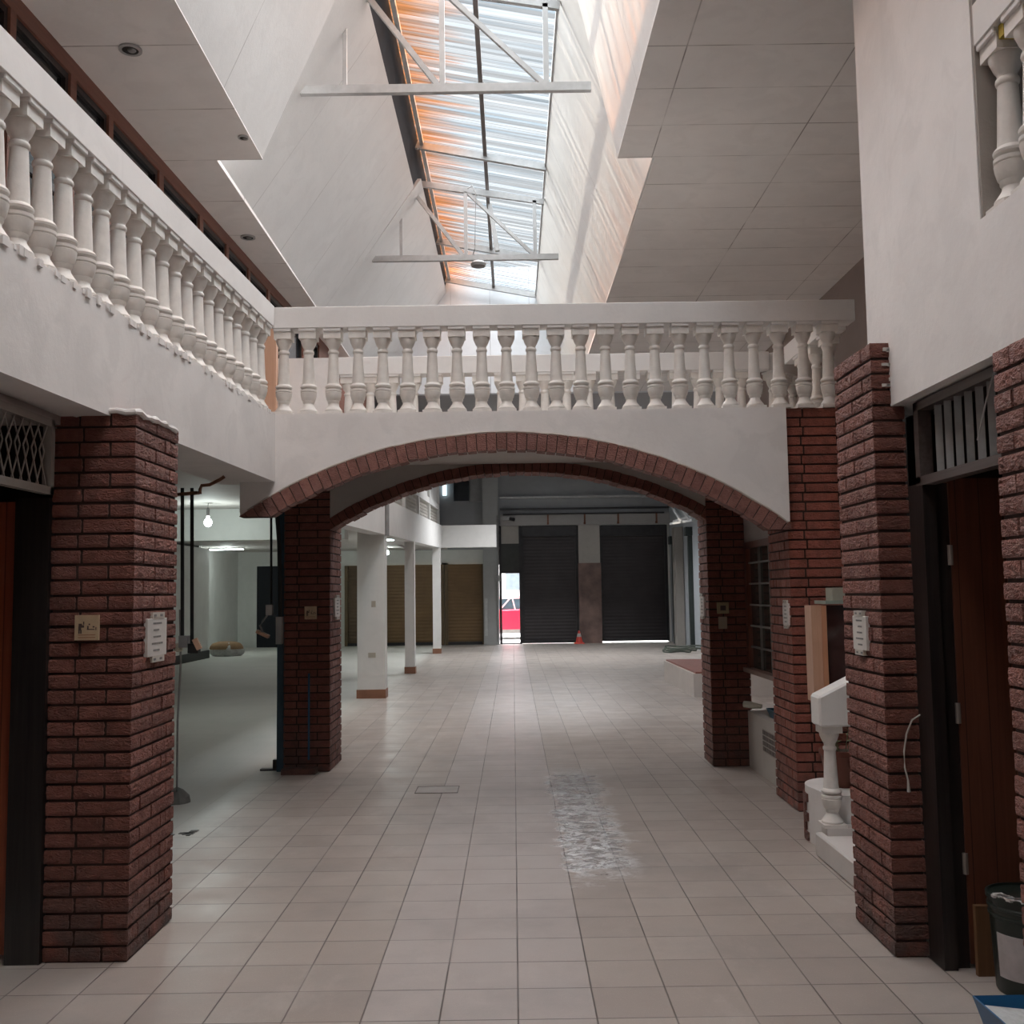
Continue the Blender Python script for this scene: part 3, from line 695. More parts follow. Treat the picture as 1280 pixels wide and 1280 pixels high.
# cable loop on the right pillar
pts = [atx(x, y, 1.684) for x, y in ()]
pts = [aty(x, y, 4.645) for x, y in ((1151, 893), (1140, 900), (1133, 918), (1130, 940), (1131, 960), (1135, 975), (1136, 990))]
MB().tube(pts, [.004] * 6 + [.008], 6).build('loose_cable', plain('grey_cable', (0.5, 0.48, 0.45), 0.5), label='thin pale cable looping off the brick pillar beside the dark doorway', cat='cable')
# bucket, board, tray
c = (2.10, 4.27); r = thing('paint_bucket', 'black plastic paint bucket with a white label, behind the near right pillar', 'bucket', (c[0], c[1], 0))
BUK = plain('bucket_black_green', (0.015, 0.024, 0.020), 0.35)
MB().lathe([(.128, 0), (.133, .01), (.146, .30), (.152, .305), (.152, .315), (.147, .318), (.149, .335), (.155, .338), (.155, .348), (.150, .352), (.151, .37), (.158, .372), (.158, .39), (.150, .392), (.148, .382), (.135, .378)], (*c, 0), 40).build('body', BUK, r, smooth=True)
m = MB(); 
for k in range(20):
    a0 = PI + .15 + k * .09; a1 = a0 + .09
    ra, rb = .1365, .1435
    P = lambda a, rr, z: (c[0] + rr * math.cos(a), c[1] + rr * math.sin(a), z)
    m.add([P(a0, ra, .07), P(a1, ra, .07), P(a1, rb, .245), P(a0, rb, .245), P(a0, ra + .0015, .07), P(a1, ra + .0015, .07), P(a1, rb + .0015, .245), P(a0, rb + .0015, .245)], [(0, 3, 2, 1), (4, 5, 6, 7), (0, 1, 5, 4), (3, 7, 6, 2)])
m.build('label_wrap', plain('dusty_label', (0.50, 0.47, 0.47), 0.7, scale=20), r)
MB().tube([(c[0] + .155 * math.cos(t) * 1.0, c[1] - .01 - .0 * t, .375 + .17 * math.sin(t)) for t in [PI * i / 16 for i in range(17)]], .0035, 6).build('handle', STEELG, r)
m = MB()
for k in range(14):
    a = PI * 1.05 + k * .1; rr = random.uniform(.125, .146); m.box(c[0] + rr * math.cos(a) - .02, c[0] + rr * math.cos(a) + .02, c[1] + rr * math.sin(a) - .012, c[1] + rr * math.sin(a) + .012, .386, .396)
m.build('paint_spill', plain('wet_white_paint', (0.75, 0.74, 0.72), 0.3), r)
a = aty(1215, 1130, 4.46); b = aty(1243, 1206, 4.42)
MB().box(a.x, a.x + .22, 4.43, 4.455, 0.0, a.z).build('wood_board', woodmat('board_brown', (0.13, 0.065, 0.028), (0.20, 0.10, 0.045), rough=.7), label='short brown board standing between the open door and the paint bucket', cat='board')
r = thing('paint_tray', 'blue plastic paint tray smeared with white paint on the floor', 'tray', (1.86, 3.78, 0))
m = MB(); tx0, tx1, ty0, ty1, H = 1.715, 2.02, 3.62, 3.95, .11
def frus(m, x0, x1, y0, y1, z0, z1, ins, mi=0):
    m.add([(x0 + ins, y0 + ins, z0), (x1 - ins, y0 + ins, z0), (x1 - ins, y1 - ins, z0), (x0 + ins, y1 - ins, z0), (x0, y0, z1), (x1, y0, z1), (x1, y1, z1), (x0, y1, z1)],
          [(0, 1, 5, 4), (1, 2, 6, 5), (2, 3, 7, 6), (3, 0, 4, 7), (3, 2, 1, 0)], mi)
frus(m, tx0, tx1, ty0, ty1, 0, H, .03)
o = m.build('tub', plain('blue_plastic', (0.02, 0.13, 0.30), 0.35), r); s_ = o.modifiers.new('s', 'SOLIDIFY'); s_.thickness = .006; s_.offset = -1
MB().add([(tx0 + .02, ty0 + .02, .055), (tx1 - .02, ty0 + .02, .055), (tx1 - .02, ty1 - .02, .055), (tx0 + .02, ty1 - .02, .085)], [(0, 1, 2, 3)]).build('paint', plain('drying_paint', (0.60, 0.62, 0.62), 0.6, scale=30, bump=.5), r)

# ------------------------------------------------------------------ plaques and notices
TILEC = plain('cream_tile', (0.55, 0.42, 0.28), 0.35, scale=15)
INK = plain('dark_ink', (0.10, 0.07, 0.06), 0.6)
NOTE = plain('white_notice', (0.62, 0.60, 0.57), 0.5)
def plaque(label, x0, x1, y0, y1, Y, green=False):
    a = aty(x0, y0, Y); b = aty(x1, y1, Y); cx = (a.x + b.x) / 2; w_ = b.x - a.x; z0 = b.z; z1 = a.z; h = z1 - z0; yy = Y - .012
    r = thing('tile_plaque', label, 'plaque', (cx, Y, z0))
    MB().box(a.x, b.x, yy, Y + .004, z0, z1).build('tile', TILEC, r)
    m = MB(); e = yy - .0012
    def blob(u, v, su, sv): m.box(a.x + (u - su) * w_, a.x + (u + su) * w_, e, yy, z0 + (v - sv) * h, z0 + (v + sv) * h)
    for u, v, su, sv in ((.24, .60, .07, .06), (.22, .47, .06, .08), (.19, .34, .03, .08), (.27, .34, .03, .08), (.34, .55, .06, .05), (.38, .68, .025, .06), (.56, .50, .03, .07), (.68, .43, .16, .02), (.80, .53, .04, .03), (.62, .63, .03, .03), (.90, .46, .02, .06)):
        blob(u, v, su, sv)
    m.build('painted_figure', INK, r)
    m = MB()
    for v in (.21, .11): m.box(a.x + .15 * w_, a.x + .88 * w_, e, yy, z0 + (v - .014) * h, z0 + (v + .014) * h)
    m.build('painted_line', plain('red_ink', (0.32, 0.13, 0.08), .6), r)
    return r
plaque('cream tile plaque with painted figure on the thick left brick pillar', 95, 124, 769, 800, 4.735)
plaque('small cream tile plaque on the dark pier under the rear arch, left side', 381, 396, 758, 774, 9.66)
r = thing('light_switch', 'square brass coloured switch on the dark pier at the right of the rear arch', 'switch', tuple(aty(903, 768, 9.64)))
a = aty(896, 753, 9.64); b = aty(911, 767, 9.64); MB().box(a.x, b.x, 9.63, 9.65, b.z, a.z).build('plate', plain('brass_plate', (0.42, 0.33, 0.2), .4), r)
a2 = aty(900, 757, 9.64); b2 = aty(907, 763, 9.64); MB().box(a2.x, b2.x, 9.622, 9.63, b2.z, a2.z).build('button', INK, r)
a = aty(898, 771, 9.64); b = aty(909, 786, 9.64)
MB().box(a.x, b.x, 9.634, 9.65, b.z, a.z).build('tile_plaque', plain('tan_tile', (0.40, 0.32, 0.24), .5), label='small tan tile plaque just under the brass coloured switch', cat='plaque')
def notice(label, X, y0, y1, z0, z1, side):
    # side -1: on a face looking towards -X, +1: towards +X
    r = thing('notice_board', label, 'notice', (X, (y0 + y1) / 2, z0)); s = side; t = .016
    A = lambda p, q: (min(X + s * p, X + s * q), max(X + s * p, X + s * q))
    h = z1 - z0; yc = (y0 + y1) / 2; w_ = y1 - y0
    x_ = A(-.004, t); MB().box(*x_, y0, y1, z0 + .12 * h, z1 - .12 * h).build('panel', NOTE, r, bevel=.002)
    for zz in (z0, z1 - .125 * h):
        x_ = A(-.004, t + .002); MB().box(*x_, yc - .26 * w_, yc + .36 * w_, zz, zz + .125 * h).build('clip', plain('notice_clip', (0.50, 0.47, 0.42), .5), r)
    m = MB(); x_ = A(t, t + .0012)
    for i, (u0, u1) in enumerate(((.28, .72), (.30, .62), (.30, .66), (.22, .78), (.3, .64))):
        zc = z1 - .22 * h - i * .135 * h; u = u0
        while u < u1 - .02:
            L = random.uniform(.035, .075); m.box(*x_, y0 + u * w_, y0 + (u + L) * w_, zc - .018 * h, zc + .018 * h); u += L + .022
    x_ = A(t + .002, t + .0035)
    for zz in (z0 + .06 * h, z1 - .06 * h):
        for uu in (.35, .68): m.box(*x_, y0 + (uu - .06) * w_, y0 + (uu + .06) * w_, zz - .022 * h, zz + .022 * h)
    m.build('lettering', plain('grey_ink', (0.2, 0.2, 0.2), .6), r)
def ztop(px_, py_, X): return atx(px_, py_, X)
a = atx(183, 766, -1.775); b = atx(206, 825, -1.775)
notice('white screwed notice on the inner side of the thick left brick pillar', -1.783, a.y, b.y, b.z, a.z, 1)
a = atx(1067, 763, 1.685); b = atx(1086, 823, 1.685)
notice('white notice on the side of the brick pillar beside the dark doorway', 1.693, b.y, a.y, b.z + .01, a.z - .0, -1)
a = atx(980, 750, 2.1); b = atx(988, 786, 2.1)
notice('narrow white notice on the side of the tall bright red pillar', 2.102, b.y, a.y, b.z, a.z, -1)
a = atx(876, 742, 1.86); b = atx(882, 774, 1.86)
notice('white notice seen edge on at the right rear arch pier', 1.862, min(a.y, b.y), max(a.y, b.y), b.z, a.z, -1)
notice('white notice seen edge on at the left rear arch pier', -1.748, 9.85, 10.12, 1.42, 1.66, 1)

# ------------------------------------------------------------------ right side: stair, planter wall, cabinet, window
r = thing('entrance_step', 'white plastered step beside the stair baluster on the right', 'step', (2.4, 5.8, 0))
MB().box(1.86, 3.25, 5.25, 6.42, 0, .145).build('tread', plaster('step_white', (0.62, 0.59, 0.57)), r, bevel=.01)
MB().box(2.66, 3.25, 6.42, 6.85, 0, .30).build('upper_tread', MATS['step_white'], r)
# curved low brick pedestal
m = MB(); N = 14; px0, pyc = 2.05, 6.85
outer = []
for i in range(N + 1):
    a = PI * .5 + PI * .62 * i / N; outer.append((2.12 + .24 * math.cos(a), 6.78 + .28 * math.sin(a)))
poly = [(2.6, 7.06)] + outer + [(1.92, 6.43), (2.6, 6.43)]
poly = [(x + .04, y) for x, y in poly]; MBp = MB().prism(poly, 0.0, .36, 'xy')
r = thing('planter_wall', 'low curved wall end with brick base at the foot of the stair', 'low wall', (2.1, 6.7, 0))
MBp.build('plaster_body', WHITE, r)
m = MB()
for k in range(5):
    for i in range(0, N - 1, 2):
        j = i + (k % 2)
        if j + 1 > N: continue
        a0 = PI * .5 + PI * .62 * (j + .06) / N * 1.0; a1 = PI * .5 + PI * .62 * min(N, j + 1.94) / N
        if a0 > a1 or a1 > PI * 1.06: continue
        q = []
        for rr in (1.0, 1.06):
            for a in (a0, (a0 + a1) / 2, a1): q.append((2.16 + .24 * rr * math.cos(a), 6.78 + .28 * rr * math.sin(a)))
        m.prism([q[0], q[1], q[2], q[5], q[4], q[3]], .01 + k * .062, .062 + k * .062, 'xy')
m.build('brick_facing', BRK, r)
st = thing('stair_railing', 'white sloping handrail end on a single tall baluster by the stair', 'railing', (1.98, 6.47, .145))
MB().box(1.90, 2.10, 6.30, 6.42, .145, .19).build('plinth', MATS['step_white'], st)
bo = put_baluster(st, 1.955, 6.37, .19, 0.0, .97)
m = MB()
m.prism([(1.872, .805), (1.872, .99), (2.12, 1.11), (2.12, .805)], 6.28, 6.46, 'xz'); m.build('handrail_end', plaster('cap_white', (0.78, 0.77, 0.75)), st, bevel=.012)
m = MB().prism([(2.12, .87), (2.12, 1.11), (2.9, 1.49), (2.9, 1.25)], 6.28, 6.46, 'xz'); m.build('handrail', MATS['cap_white'], st, bevel=.01)
# clay pot with plant
c = (2.16, 6.75); r = thing('potted_plant', 'terracotta pot with a straggly plant behind the stair baluster', 'plant', (c[0], c[1], .36))
MB().lathe([(.085, .36), (.11, .41), (.135, .50), (.145, .56), (.155, .565), (.155, .60), (.14, .602), (.13, .58)], (*c, 0), 28).build('pot', plain('terracotta', (0.17, 0.055, 0.035), .6), r, smooth=True)
MB().lathe([(.132, .575), (.10, .585)], (*c, 0), 20).build('soil', plain('soil', (0.05, 0.035, 0.025), .95), r)
m = MB()
for k in range(16):
    a = random.uniform(0, 2 * PI); L = random.uniform(.08, .2); p = V(c[0] + .05 * math.cos(a), c[1] + .05 * math.sin(a), .58)
    d = V(.5 * math.cos(a), .5 * math.sin(a), 1).normalized(); q = p + d * L; m.tube([p, (p + q) / 2 + V(0, 0, .01), q], [.003, .0025, .0015], 5)
    for t in (.5, .75, 1.0):
        c0 = p + d * L * t; s_ = .02; e = V(math.cos(a + t * 4), math.sin(a + t * 4), .3) * s_ * 1.6; f_ = V(-math.sin(a + t * 4), math.cos(a + t * 4), .2) * s_ * .6
        m.add([c0, c0 + e * .5 + f_, c0 + e, c0 + e * .5 - f_], [(0, 1, 2, 3)])
m.build('foliage', plain('grey_green_leaf', (0.20, 0.24, 0.13), .6, var=.4, scale=40), r)
# wooden cabinet with glass shelf
r = thing('wall_cabinet', 'wooden cabinet with a glass top shelf beside the tall red brick pillar', 'cabinet', (2.3, 7.25, .86))
MB().box(2.11, 2.18, 7.18, 7.34, .86, 1.535).build('side_panel', PEACH, r)
MB().box(2.18, 2.215, 7.17, 7.35, .86, 1.535).build('edge_strip', woodmat('orange_wood', (0.50, 0.24, 0.13), (0.58, 0.29, 0.17)), r)
MB().box(2.215, 2.9, 7.20, 7.34, .86, 1.535).build('body', plain('dark_reflective_panel', (0.05, 0.022, 0.02), .12), r)
MB().box(2.20, 2.8, 7.14, 7.40, 1.545, 1.57).build('shelf', plain('glass_shelf', (0.30, 0.36, 0.32), .1), r)
MB().box(2.255, 2.42, 7.15, 7.30, 1.57, 1.66).build('electrical_box', plain('pale_box', (0.36, 0.36, 0.30), .5), label='small pale box on the glass shelf of the wooden cabinet', cat='box')
# side window recess between the two right piers
W = 2.22
struct('wall_window_side', MB().box(W, W + .15, 8.28, 9.66, 2.10, 2.90).box(W + .45, W + .5, 8.28, 9.66, 0, 2.1), PINKW)
d = thing('window_20', None, None, (W + .05, 8.9, .9), kind='structure')
m = MB(); y0, y1, z0, z1 = 8.30, 9.60, .93, 2.10
RW = woodmat('window_redwood', (0.13, 0.045, 0.03), (0.20, 0.07, 0.045), rough=.4)
m.box(W - .02, W + .05, y0, y0 + .09, z0, z1).box(W - .02, W + .05, y1 - .09, y1, z0, z1).box(W - .02, W + .05, y0, y1, z1 - .06, z1)
m.build('window_frame', RW, d)
MB().box(W - .06, W + .08, y0 - .01, y1, z0 - .04, z0).build('window_sill', plain('sill_pinkish', (0.26, 0.17, 0.14), .5), d)
m = MB(); 
for i in range(1, 6): m.box(W, W + .02, y0 + .09, y1 - .09, z0 + i * (z1 - z0) / 6 - .008, z0 + i * (z1 - z0) / 6 + .008)
for i in range(1, 3): m.box(W, W + .02, y0 + .09 + i * .37, y0 + .10 + i * .37, z0, z1 - .06)
m.build('glazing_bar', plain('bar_grey', (0.22, 0.2, 0.19), .5), d)
MB().box(W + .02, W + .03, y0 + .09, y1 - .09, z0, z1 - .06).build('pane', plain('curtained_glass', (0.06, 0.055, 0.05), .12), d)
struct('wall_window_ledge', MB().box(W - .02, W + .45, 8.28, 9.64, 0, .52), plaster('ledge_white', (0.60, 0.58, 0.55)))
r = thing('vent_grille', 'square patterned vent tile set in the low white ledge', 'vent', (W - .03, 8.85, .2))
m = MB()
for i in range(5):
    for j in range(4):
        m.box(W - .032, W - .018, 8.62 + i * .09, 8.69 + i * .09, .24 + j * .048, .275 + j * .048)
m.build('pattern', plain('vent_grey', (0.20, 0.18, 0.17), .7), r)
MB().box(W - .026, W - .016, 8.60, 9.07, .225, .43).build('backing', plain('vent_backing', (0.48, 0.45, 0.42), .7), r)
r = thing('blue_basin', 'blue plastic basin lying on the white ledge under the side window', 'basin', (W + .2, 8.8, .52))
m = MB(); frus(m, W + .02, W + .40, 8.45, 9.1, .521, .60, .03); o = m.build('tub', plain('teal_plastic', (0.02, 0.10, 0.16), .4), r); s_ = o.modifiers.new('s', 'SOLIDIFY'); s_.thickness = .008
m = MB(); a = aty(930, 880, 9.4); b = aty(952, 883, 9.3)
m.tube([a, (a + b) / 2, b], [.03, .032, .02], 10); m.build('plastic_bottle', plain('pale_plastic', (0.50, 0.50, 0.42), .4), label='pale bottle lying across the end of the white ledge', cat='bottle', smooth=True)

# ------------------------------------------------------------------ left hall things
# hanging straps under the gallery edge
def strap(label, x, y, Y, y2, w_=.03, cat='strap', group=None):
    a = aty(x, y, Y); b = aty(x, y2, Y)
    return MB().bar(a, b, w_, .012, up=(0, 1, 0)).build('hanging_strap', BLACK, label=label, cat=cat, group=group)
strap('black strap nearest the thick left pillar, holding the pulley blocks', 228, 610, 6.95, 802, .022)
strap('second black strap beside it, hanging from the same bracket', 240, 610, 6.95, 805, .022)
a = aty(215, 619, 6.95); b = aty(248, 616, 6.95)
MB().bar(a, b, .05, .02).build('strap_bracket', RUST, label='rusty bracket under the gallery carrying two black straps', cat='bracket')
pts = [aty(x, y, 6.9) for x, y in ((250, 612), (252, 607), (262, 606), (275, 603))] ; pts[-1] = pts[-1] + V(0, 0, .02)
MB().tube([pts[0] + V(0, 0, -.03)] + pts + [pts[-1] + V(.03, 0, .02)], .012, 8).build('bent_pipe', RUST, label='short bent rusty pipe under the gallery edge', cat='pipe')
r = thing('pulley_block', 'jumble of pulley blocks at the end of the black straps', 'pulley', tuple(aty(232, 805, 6.95)))
c = aty(231, 800, 6.95); MB().box(c.x - .03, c.x + .03, 6.91, 6.99, c.z - .05, c.z + .03).build('block', STEELG, r)
c = aty(240, 808, 6.93); MB().box(c.x - .02, c.x + .05, 6.90, 6.96, c.z - .045, c.z + .02).build('block', BLACK, r)
c = aty(246, 805, 6.9); MB().bar(c + V(-.015, 0, .035), c + V(.02, 0, -.035), .025, .035).build('wooden_block', PEACH, r)
c = aty(223, 815, 6.95); MB().lathe([(.012, 0), (.03, .01), (.03, .05), (.01, .06)], c, 12).build('cap', plain('cream_cap', (0.5, 0.47, 0.38), .6), r)
pts = [aty(x, y, 7.6) for x, y in ((225, 762), (226, 830), (222, 900))]; c = fl(221, 1003); pts.append(V(c.x, c.y, .05))
MB().tube(pts, .008, 6).build('thin_rod', STEELG, label='thin grey rod rising from the concrete lump, standing behind the thick left pillar', cat='rod')
c = fl(221, 1003); 
MB().lathe([(.03, 0), (.11, .0), (.10, .05), (.05, .10), (.012, .12)], (c.x, c.y, 0), 12).build('concrete_weight', plain('grey_concrete', (0.2, 0.2, 0.19), .9), label='small grey concrete lump at the foot of the thin rod', cat='weight')
m = MB(); 
for k in range(14):
    x, y = fl(228, 1042).x + random.uniform(-.12, .10), fl(228, 1042).y + random.uniform(-.08, .08); s_ = random.uniform(.01, .03)
    m.box(x - s_, x + s_, y - s_, y + s_, 0, .004)
m.build('floor_patch', MATS['grey_concrete'], label='crumbled grey patch in the floor behind the thick left pillar', cat='floor patch', kind='stuff', loc=(fl(228, 1042).x, fl(228, 1042).y, 0))
strap('black strap hanging left of the navy post, above the white box', 339, 640, 9.5, 757, .02)
pts = [aty(x, y, 9.5) for x, y in ((346, 640), (349, 680), (350, 740), (350, 775))]
MB().tube(pts, .02, 8).build('black_hose', BLACK, label='thick black hose hanging beside the navy post', cat='hose')
MB().box(-2.262, -2.20, 9.70, 9.93, 0, 2.79).build('steel_post', NAVY, label='navy steel guide post against the left rear pier', cat='post')
c = fl(345, 962); MB().box(c.x - .14, c.x + .03, c.y - .06, c.y + .02, 0, .015).box(c.x - .02, c.x + .04, c.y - .05, c.y + .01, .015, .10).build('base_plate', BLACKJ, label='small dark base plate at the foot of the navy post', cat='plate')
r = thing('wall_lamp', 'white box with a drooping cable and pale foot hanging before the black door', 'lamp', tuple(aty(337, 770, 9.5)))
a = aty(333, 756, 9.5); b = aty(341, 769, 9.5); MB().box(a.x, b.x, 9.47, 9.53, b.z, a.z).build('housing', STEELW, r)
pts = [aty(x, y, 9.5) for x, y in ((334, 769), (328, 777), (325, 782), (328, 790))]; MB().tube(pts, .01, 6).build('cable', STEELG, r)
a = aty(321, 789, 9.5); b = aty(336, 796, 9.5); MB().bar((a.x, 9.5, a.z), (b.x, 9.5, b.z), .07, .03).build('foot', PEACH, r)
a = aty(346, 771, 9.5); b = aty(353, 805, 9.5)
MB().box(a.x, b.x, 9.46, 9.54, b.z, a.z).build('meter_box', plain('grey_box', (0.32, 0.33, 0.33), .5), label='slim grey box beside the navy post', cat='box')
# blue tape on left rear pier, foot stone
a = aty(386, 842, 9.655); b = aty(386, 950, 9.655)
MB().box(a.x - .008, a.x + .008, 9.655, 9.672, b.z, a.z).build('blue_tape', plain('blue_tape', (0.02, 0.08, 0.17), .5), label='narrow vertical blue tape on the dark left rear pier', cat='tape')
MB().box(-2.18, -1.86, 9.52, 9.66, 0, .05).build('foot_stone', brickmat('foot_brick', (0.2, .1, .08), (.25, .12, .1)), label='low brick kerb at the foot of the left rear pier', cat='kerb')
# sack on floor
c = fl(283, 820); r = thing('cement_sack', 'slumped white sack with a brown top lying in the left hall', 'sack', (c.x, c.y, 0))
m = MB(); N = 22
prof = [(.38, 0), (.46, .06), (.48, .15), (.44, .26), (.36, .34), (.2, .38), (.05, .39)]
m.lathe(prof, (0, 0, 0), N)
m.v = [(x * (1 + .12 * math.sin(3 * math.atan2(y, x))), y * .7 * (1 + .1 * math.cos(5 * math.atan2(y, x))), z * (1 + .08 * math.sin(4 * math.atan2(y, x)))) for x, y, z in m.v]
m.v = [(x + c.x, y + c.y, z) for x, y, z in m.v]
m.build('sack_body', plain('woven_sack', (0.42, 0.42, 0.41), .7, scale=9, var=.25), r, smooth=True)
m = MB().lathe([(.47, .20), (.45, .27), (.385, .355), (.22, .41), (.03, .42)], (0, 0, 0), N); m.v = [(x * 1.03 + c.x, y * .74 + c.y, z) for x, y, z in m.v]
m.build('brown_cover', plain('cardboard', (0.24, 0.14, 0.07), .8), r, smooth=True)
# black door at the back, lamps
a = aty(322, 708, 33.4); b = aty(352, 808, 33.4)
d = thing('door_3', None, None, (-8, 33.4, 0), kind='structure'); MB().box(a.x, b.x, 33.33, 33.42, 0, a.z).build('door_leaf', plain('black_door', (0.010, 0.012, 0.016), .9), d)
MB().box(a.x - .12, a.x, 33.3, 33.42, 0, a.z + .1).box(a.x, b.x, 33.3, 33.42, a.z, a.z + .1).build('door_frame', HALL, d)
def lamp_point(parent_loc, e, col, r_=.04):
    l = bpy.data.lights.new('lamp_light', 'POINT'); l.energy = e; l.color = col; l.shadow_soft_size = r_
    o = bpy.data.objects.new('lamp_light', l); COL.objects.link(o); o.location = parent_loc; return o
LAMP = emit('lamp_glow', (0.85, 1.0, 0.98), 9)
c = aty(260, 653, 13.9); r = thing('light_bulb', 'bright round bulb hanging before the beam in the left hall', 'light bulb', (c.x, c.y, c.z))
MB().lathe([(.012, -.06), (.04, -.045), (.055, 0), (.045, .03), (.02, .06), (.018, .10)], c, 18).build('bulb', LAMP, r, smooth=True)
MB().lathe([(.022, .09), (.022, .19), (.006, .20), (.006, 2.955 - c.z)], c, 12).build('socket', STEELG, r)
o = lamp_point((0, -.0, -.12), 9, (0.88, 1.0, 0.97), .06); o.parent = r
for p, lab in (((283, 687), 'lit flat ceiling lamp deep in the left hall'), ((487, 675), 'lit ceiling lamp just behind the thickest white column'), ((484, 691), 'bright round lamp low behind the thickest white column')):
    hz = 2.98
    for _ in range(12): q = fl(*p, hz - (.06 if p[0] != 484 else .17)); hz = .5 * hz + .5 * (2.92 + .0092 * (q.y - 9.6))
    r = thing('ceiling_light', lab, 'ceiling light', (q.x, q.y, hz - .07))
    if p[0] != 484:
        hw = .5 if p[0] < 400 else .12
        MB().box(q.x - hw, q.x + hw, q.y - .09, q.y + .09, hz - .05, hz - .001).build('housing', STEELW, r)
        MB().box(q.x - hw + .02, q.x + hw - .02, q.y - .07, q.y + .07, hz - .07, hz - .05).build('diffuser', LAMP, r)
    else:
        MB().lathe([(.03, hz - .23), (.055, hz - .2), (.055, hz - .15), (.03, hz - .1)], (q.x, q.y, 0), 16).build('diffuser', LAMP, r)
        MB().lathe([(.03, hz - .11), (.03, hz - .001)], (q.x, q.y, 0), 12).build('stem', STEELG, r)
    o = lamp_point((0, 0, -.15), 14 if p[0] < 400 else 8, (0.9, 1.0, 0.97), .1); o.parent = r

# ------------------------------------------------------------------ white columns and far gallery
def column(label, xl, xr, ybot, Yd, plates):
    a = fl(xl, ybot); b = fl(xr, ybot); y = (a.y + b.y) / 2; zt = 2.50 + .0285 * (y - 12) + .10
    r = thing('white_column', label, 'column', ((a.x + b.x) / 2, y, 0))
    MB().box(a.x, b.x, y, y + Yd, 0, zt).build('shaft', plaster('column_white', (0.70, 0.69, 0.67)) if 'column_white' not in MATS else MATS['column_white'], r)
    MB().box(a.x - .012, b.x + .012, y - .012, y + Yd + .012, 0, .14).build('skirting', plain('tan_skirting', (0.24, 0.11, 0.065), .5), r)
    for (x, yy, w_, h_) in plates:
        p = aty(x, yy, y); MB().box(p.x - w_, p.x + w_, y - .012, y + .002, p.z - h_, p.z + h_).build('socket_plate', plain('beige_plate', (0.42, 0.38, 0.32), .5), r)
column('thickest white column in the left colonnade, with socket plates', 447, 481, 873, .30, ((467, 755, .035, .05), (465, 819, .06, .04)))
column('second white column, slimmer, behind the thickest one', 506.5, 518.5, 842, .22, ())
column('farthest and thinnest white column of the left colonnade', 541.5, 551, 817, .22, ())
X0 = -2.07
struct('trim_far_gallery', MB().prism([(9.97, 2.46), (29.5, 3.005), (29.5, 3.67), (9.97, 3.02)], X0 - .25, X0, 'yz').box(X0 - .25, -.47, 29.5, 29.75, 3.02, 3.67), plaster('fascia_white', (0.70, 0.69, 0.67)))
r = thing('lattice_balustrade', 'white balcony screen with lattice panels on the far left gallery', 'balustrade', (X0 - .1, 20, 3.3))
def fz(y): return 3.02 + .0333 * (y - 9.97)
m = MB(); 
for y in (16.0, 20.0, 23.0, 26.0, 29.3): m.box(X0 - .2, X0 - .05, y - .08, y + .08, fz(y), fz(y) + 1.35)
m.prism([(16, fz(16) + 1.25), (29.4, fz(29.4) + 1.25), (29.4, fz(29.4) + 1.4), (16, fz(16) + 1.4)], X0 - .2, X0 - .05, 'yz')
m.prism([(16, fz(16) + .45), (29.4, fz(29.4) + .45), (29.4, fz(29.4) + .6), (16, fz(16) + .6)], X0 - .2, X0 - .05, 'yz')
m.build('frame', MATS['fascia_white'], r)
m = MB(); y = 16.1
while y < 29.2:
    m.bar((X0 - .12, y, fz(y)), (X0 - .12, y + .42, fz(y) + .47), .02, .03); m.bar((X0 - .12, y + .42, fz(y)), (X0 - .12, y, fz(y) + .47), .02, .03); y += .14
m.build('lattice', plain('lattice_cream', (0.55, 0.52, 0.47), .7), r)
MB().prism([(16.1, fz(16) + .6), (29.3, fz(29.3) + .6), (29.3, fz(29.3) + 1.26), (16.1, fz(16) + 1.26)], X0 - .14, X0 - .11, 'yz').build('screen_panel', MATS['fascia_white'], r)
a = aty(483, 640, 16.0)
MB().tube([(X0 + .03, 16.4, 2.62), (X0 + .03, 16.4, 3.35)], .035, 10).build('downpipe', STEELG, label='short grey downpipe on the gallery face above the thickest white column', cat='pipe')
# wall behind far gallery
struct('wall_far_gallery', MB().box(-3.35, -3.2, 19.0, 33.5, 3.1, 5.65), plaster('brown_upper', (0.16, 0.10, 0.09)))
struct('wall_far_upper', MB().box(-3.2, 5.3, 33.3, 33.5, 3.95, 5.65).box(-3.2, -.42, 33.3, 33.5, 3.12, 3.95), GREYW)
a = aty(567, 600, 33.2); b = aty(586, 626, 33.2)
d = thing('window_21', None, None, (a.x, 33.25, b.z), kind='structure')
MB().box(a.x, b.x, 33.2, 33.31, b.z, 5.5).build('pane', plain('dark_pane', (0.02, 0.025, 0.03), .15), d)
a = aty(588, 600, 33.2); b = aty(603, 627, 33.2)
MB().box(a.x, b.x, 33.15, 33.31, b.z, 5.5).build('shutter', plain('shutter_grey', (0.26, 0.26, 0.26), .6), d)
a = aty(553, 600, 33.2); b = aty(558, 619, 33.2)
r = thing('window_22', None, None, (a.x, 33.2, b.z), kind='structure'); MB().box(a.x, b.x, 33.18, 33.31, b.z, 5.4).build('pane', emit('daylit_pane', (0.7, 0.88, 0.95), 0.9), r)

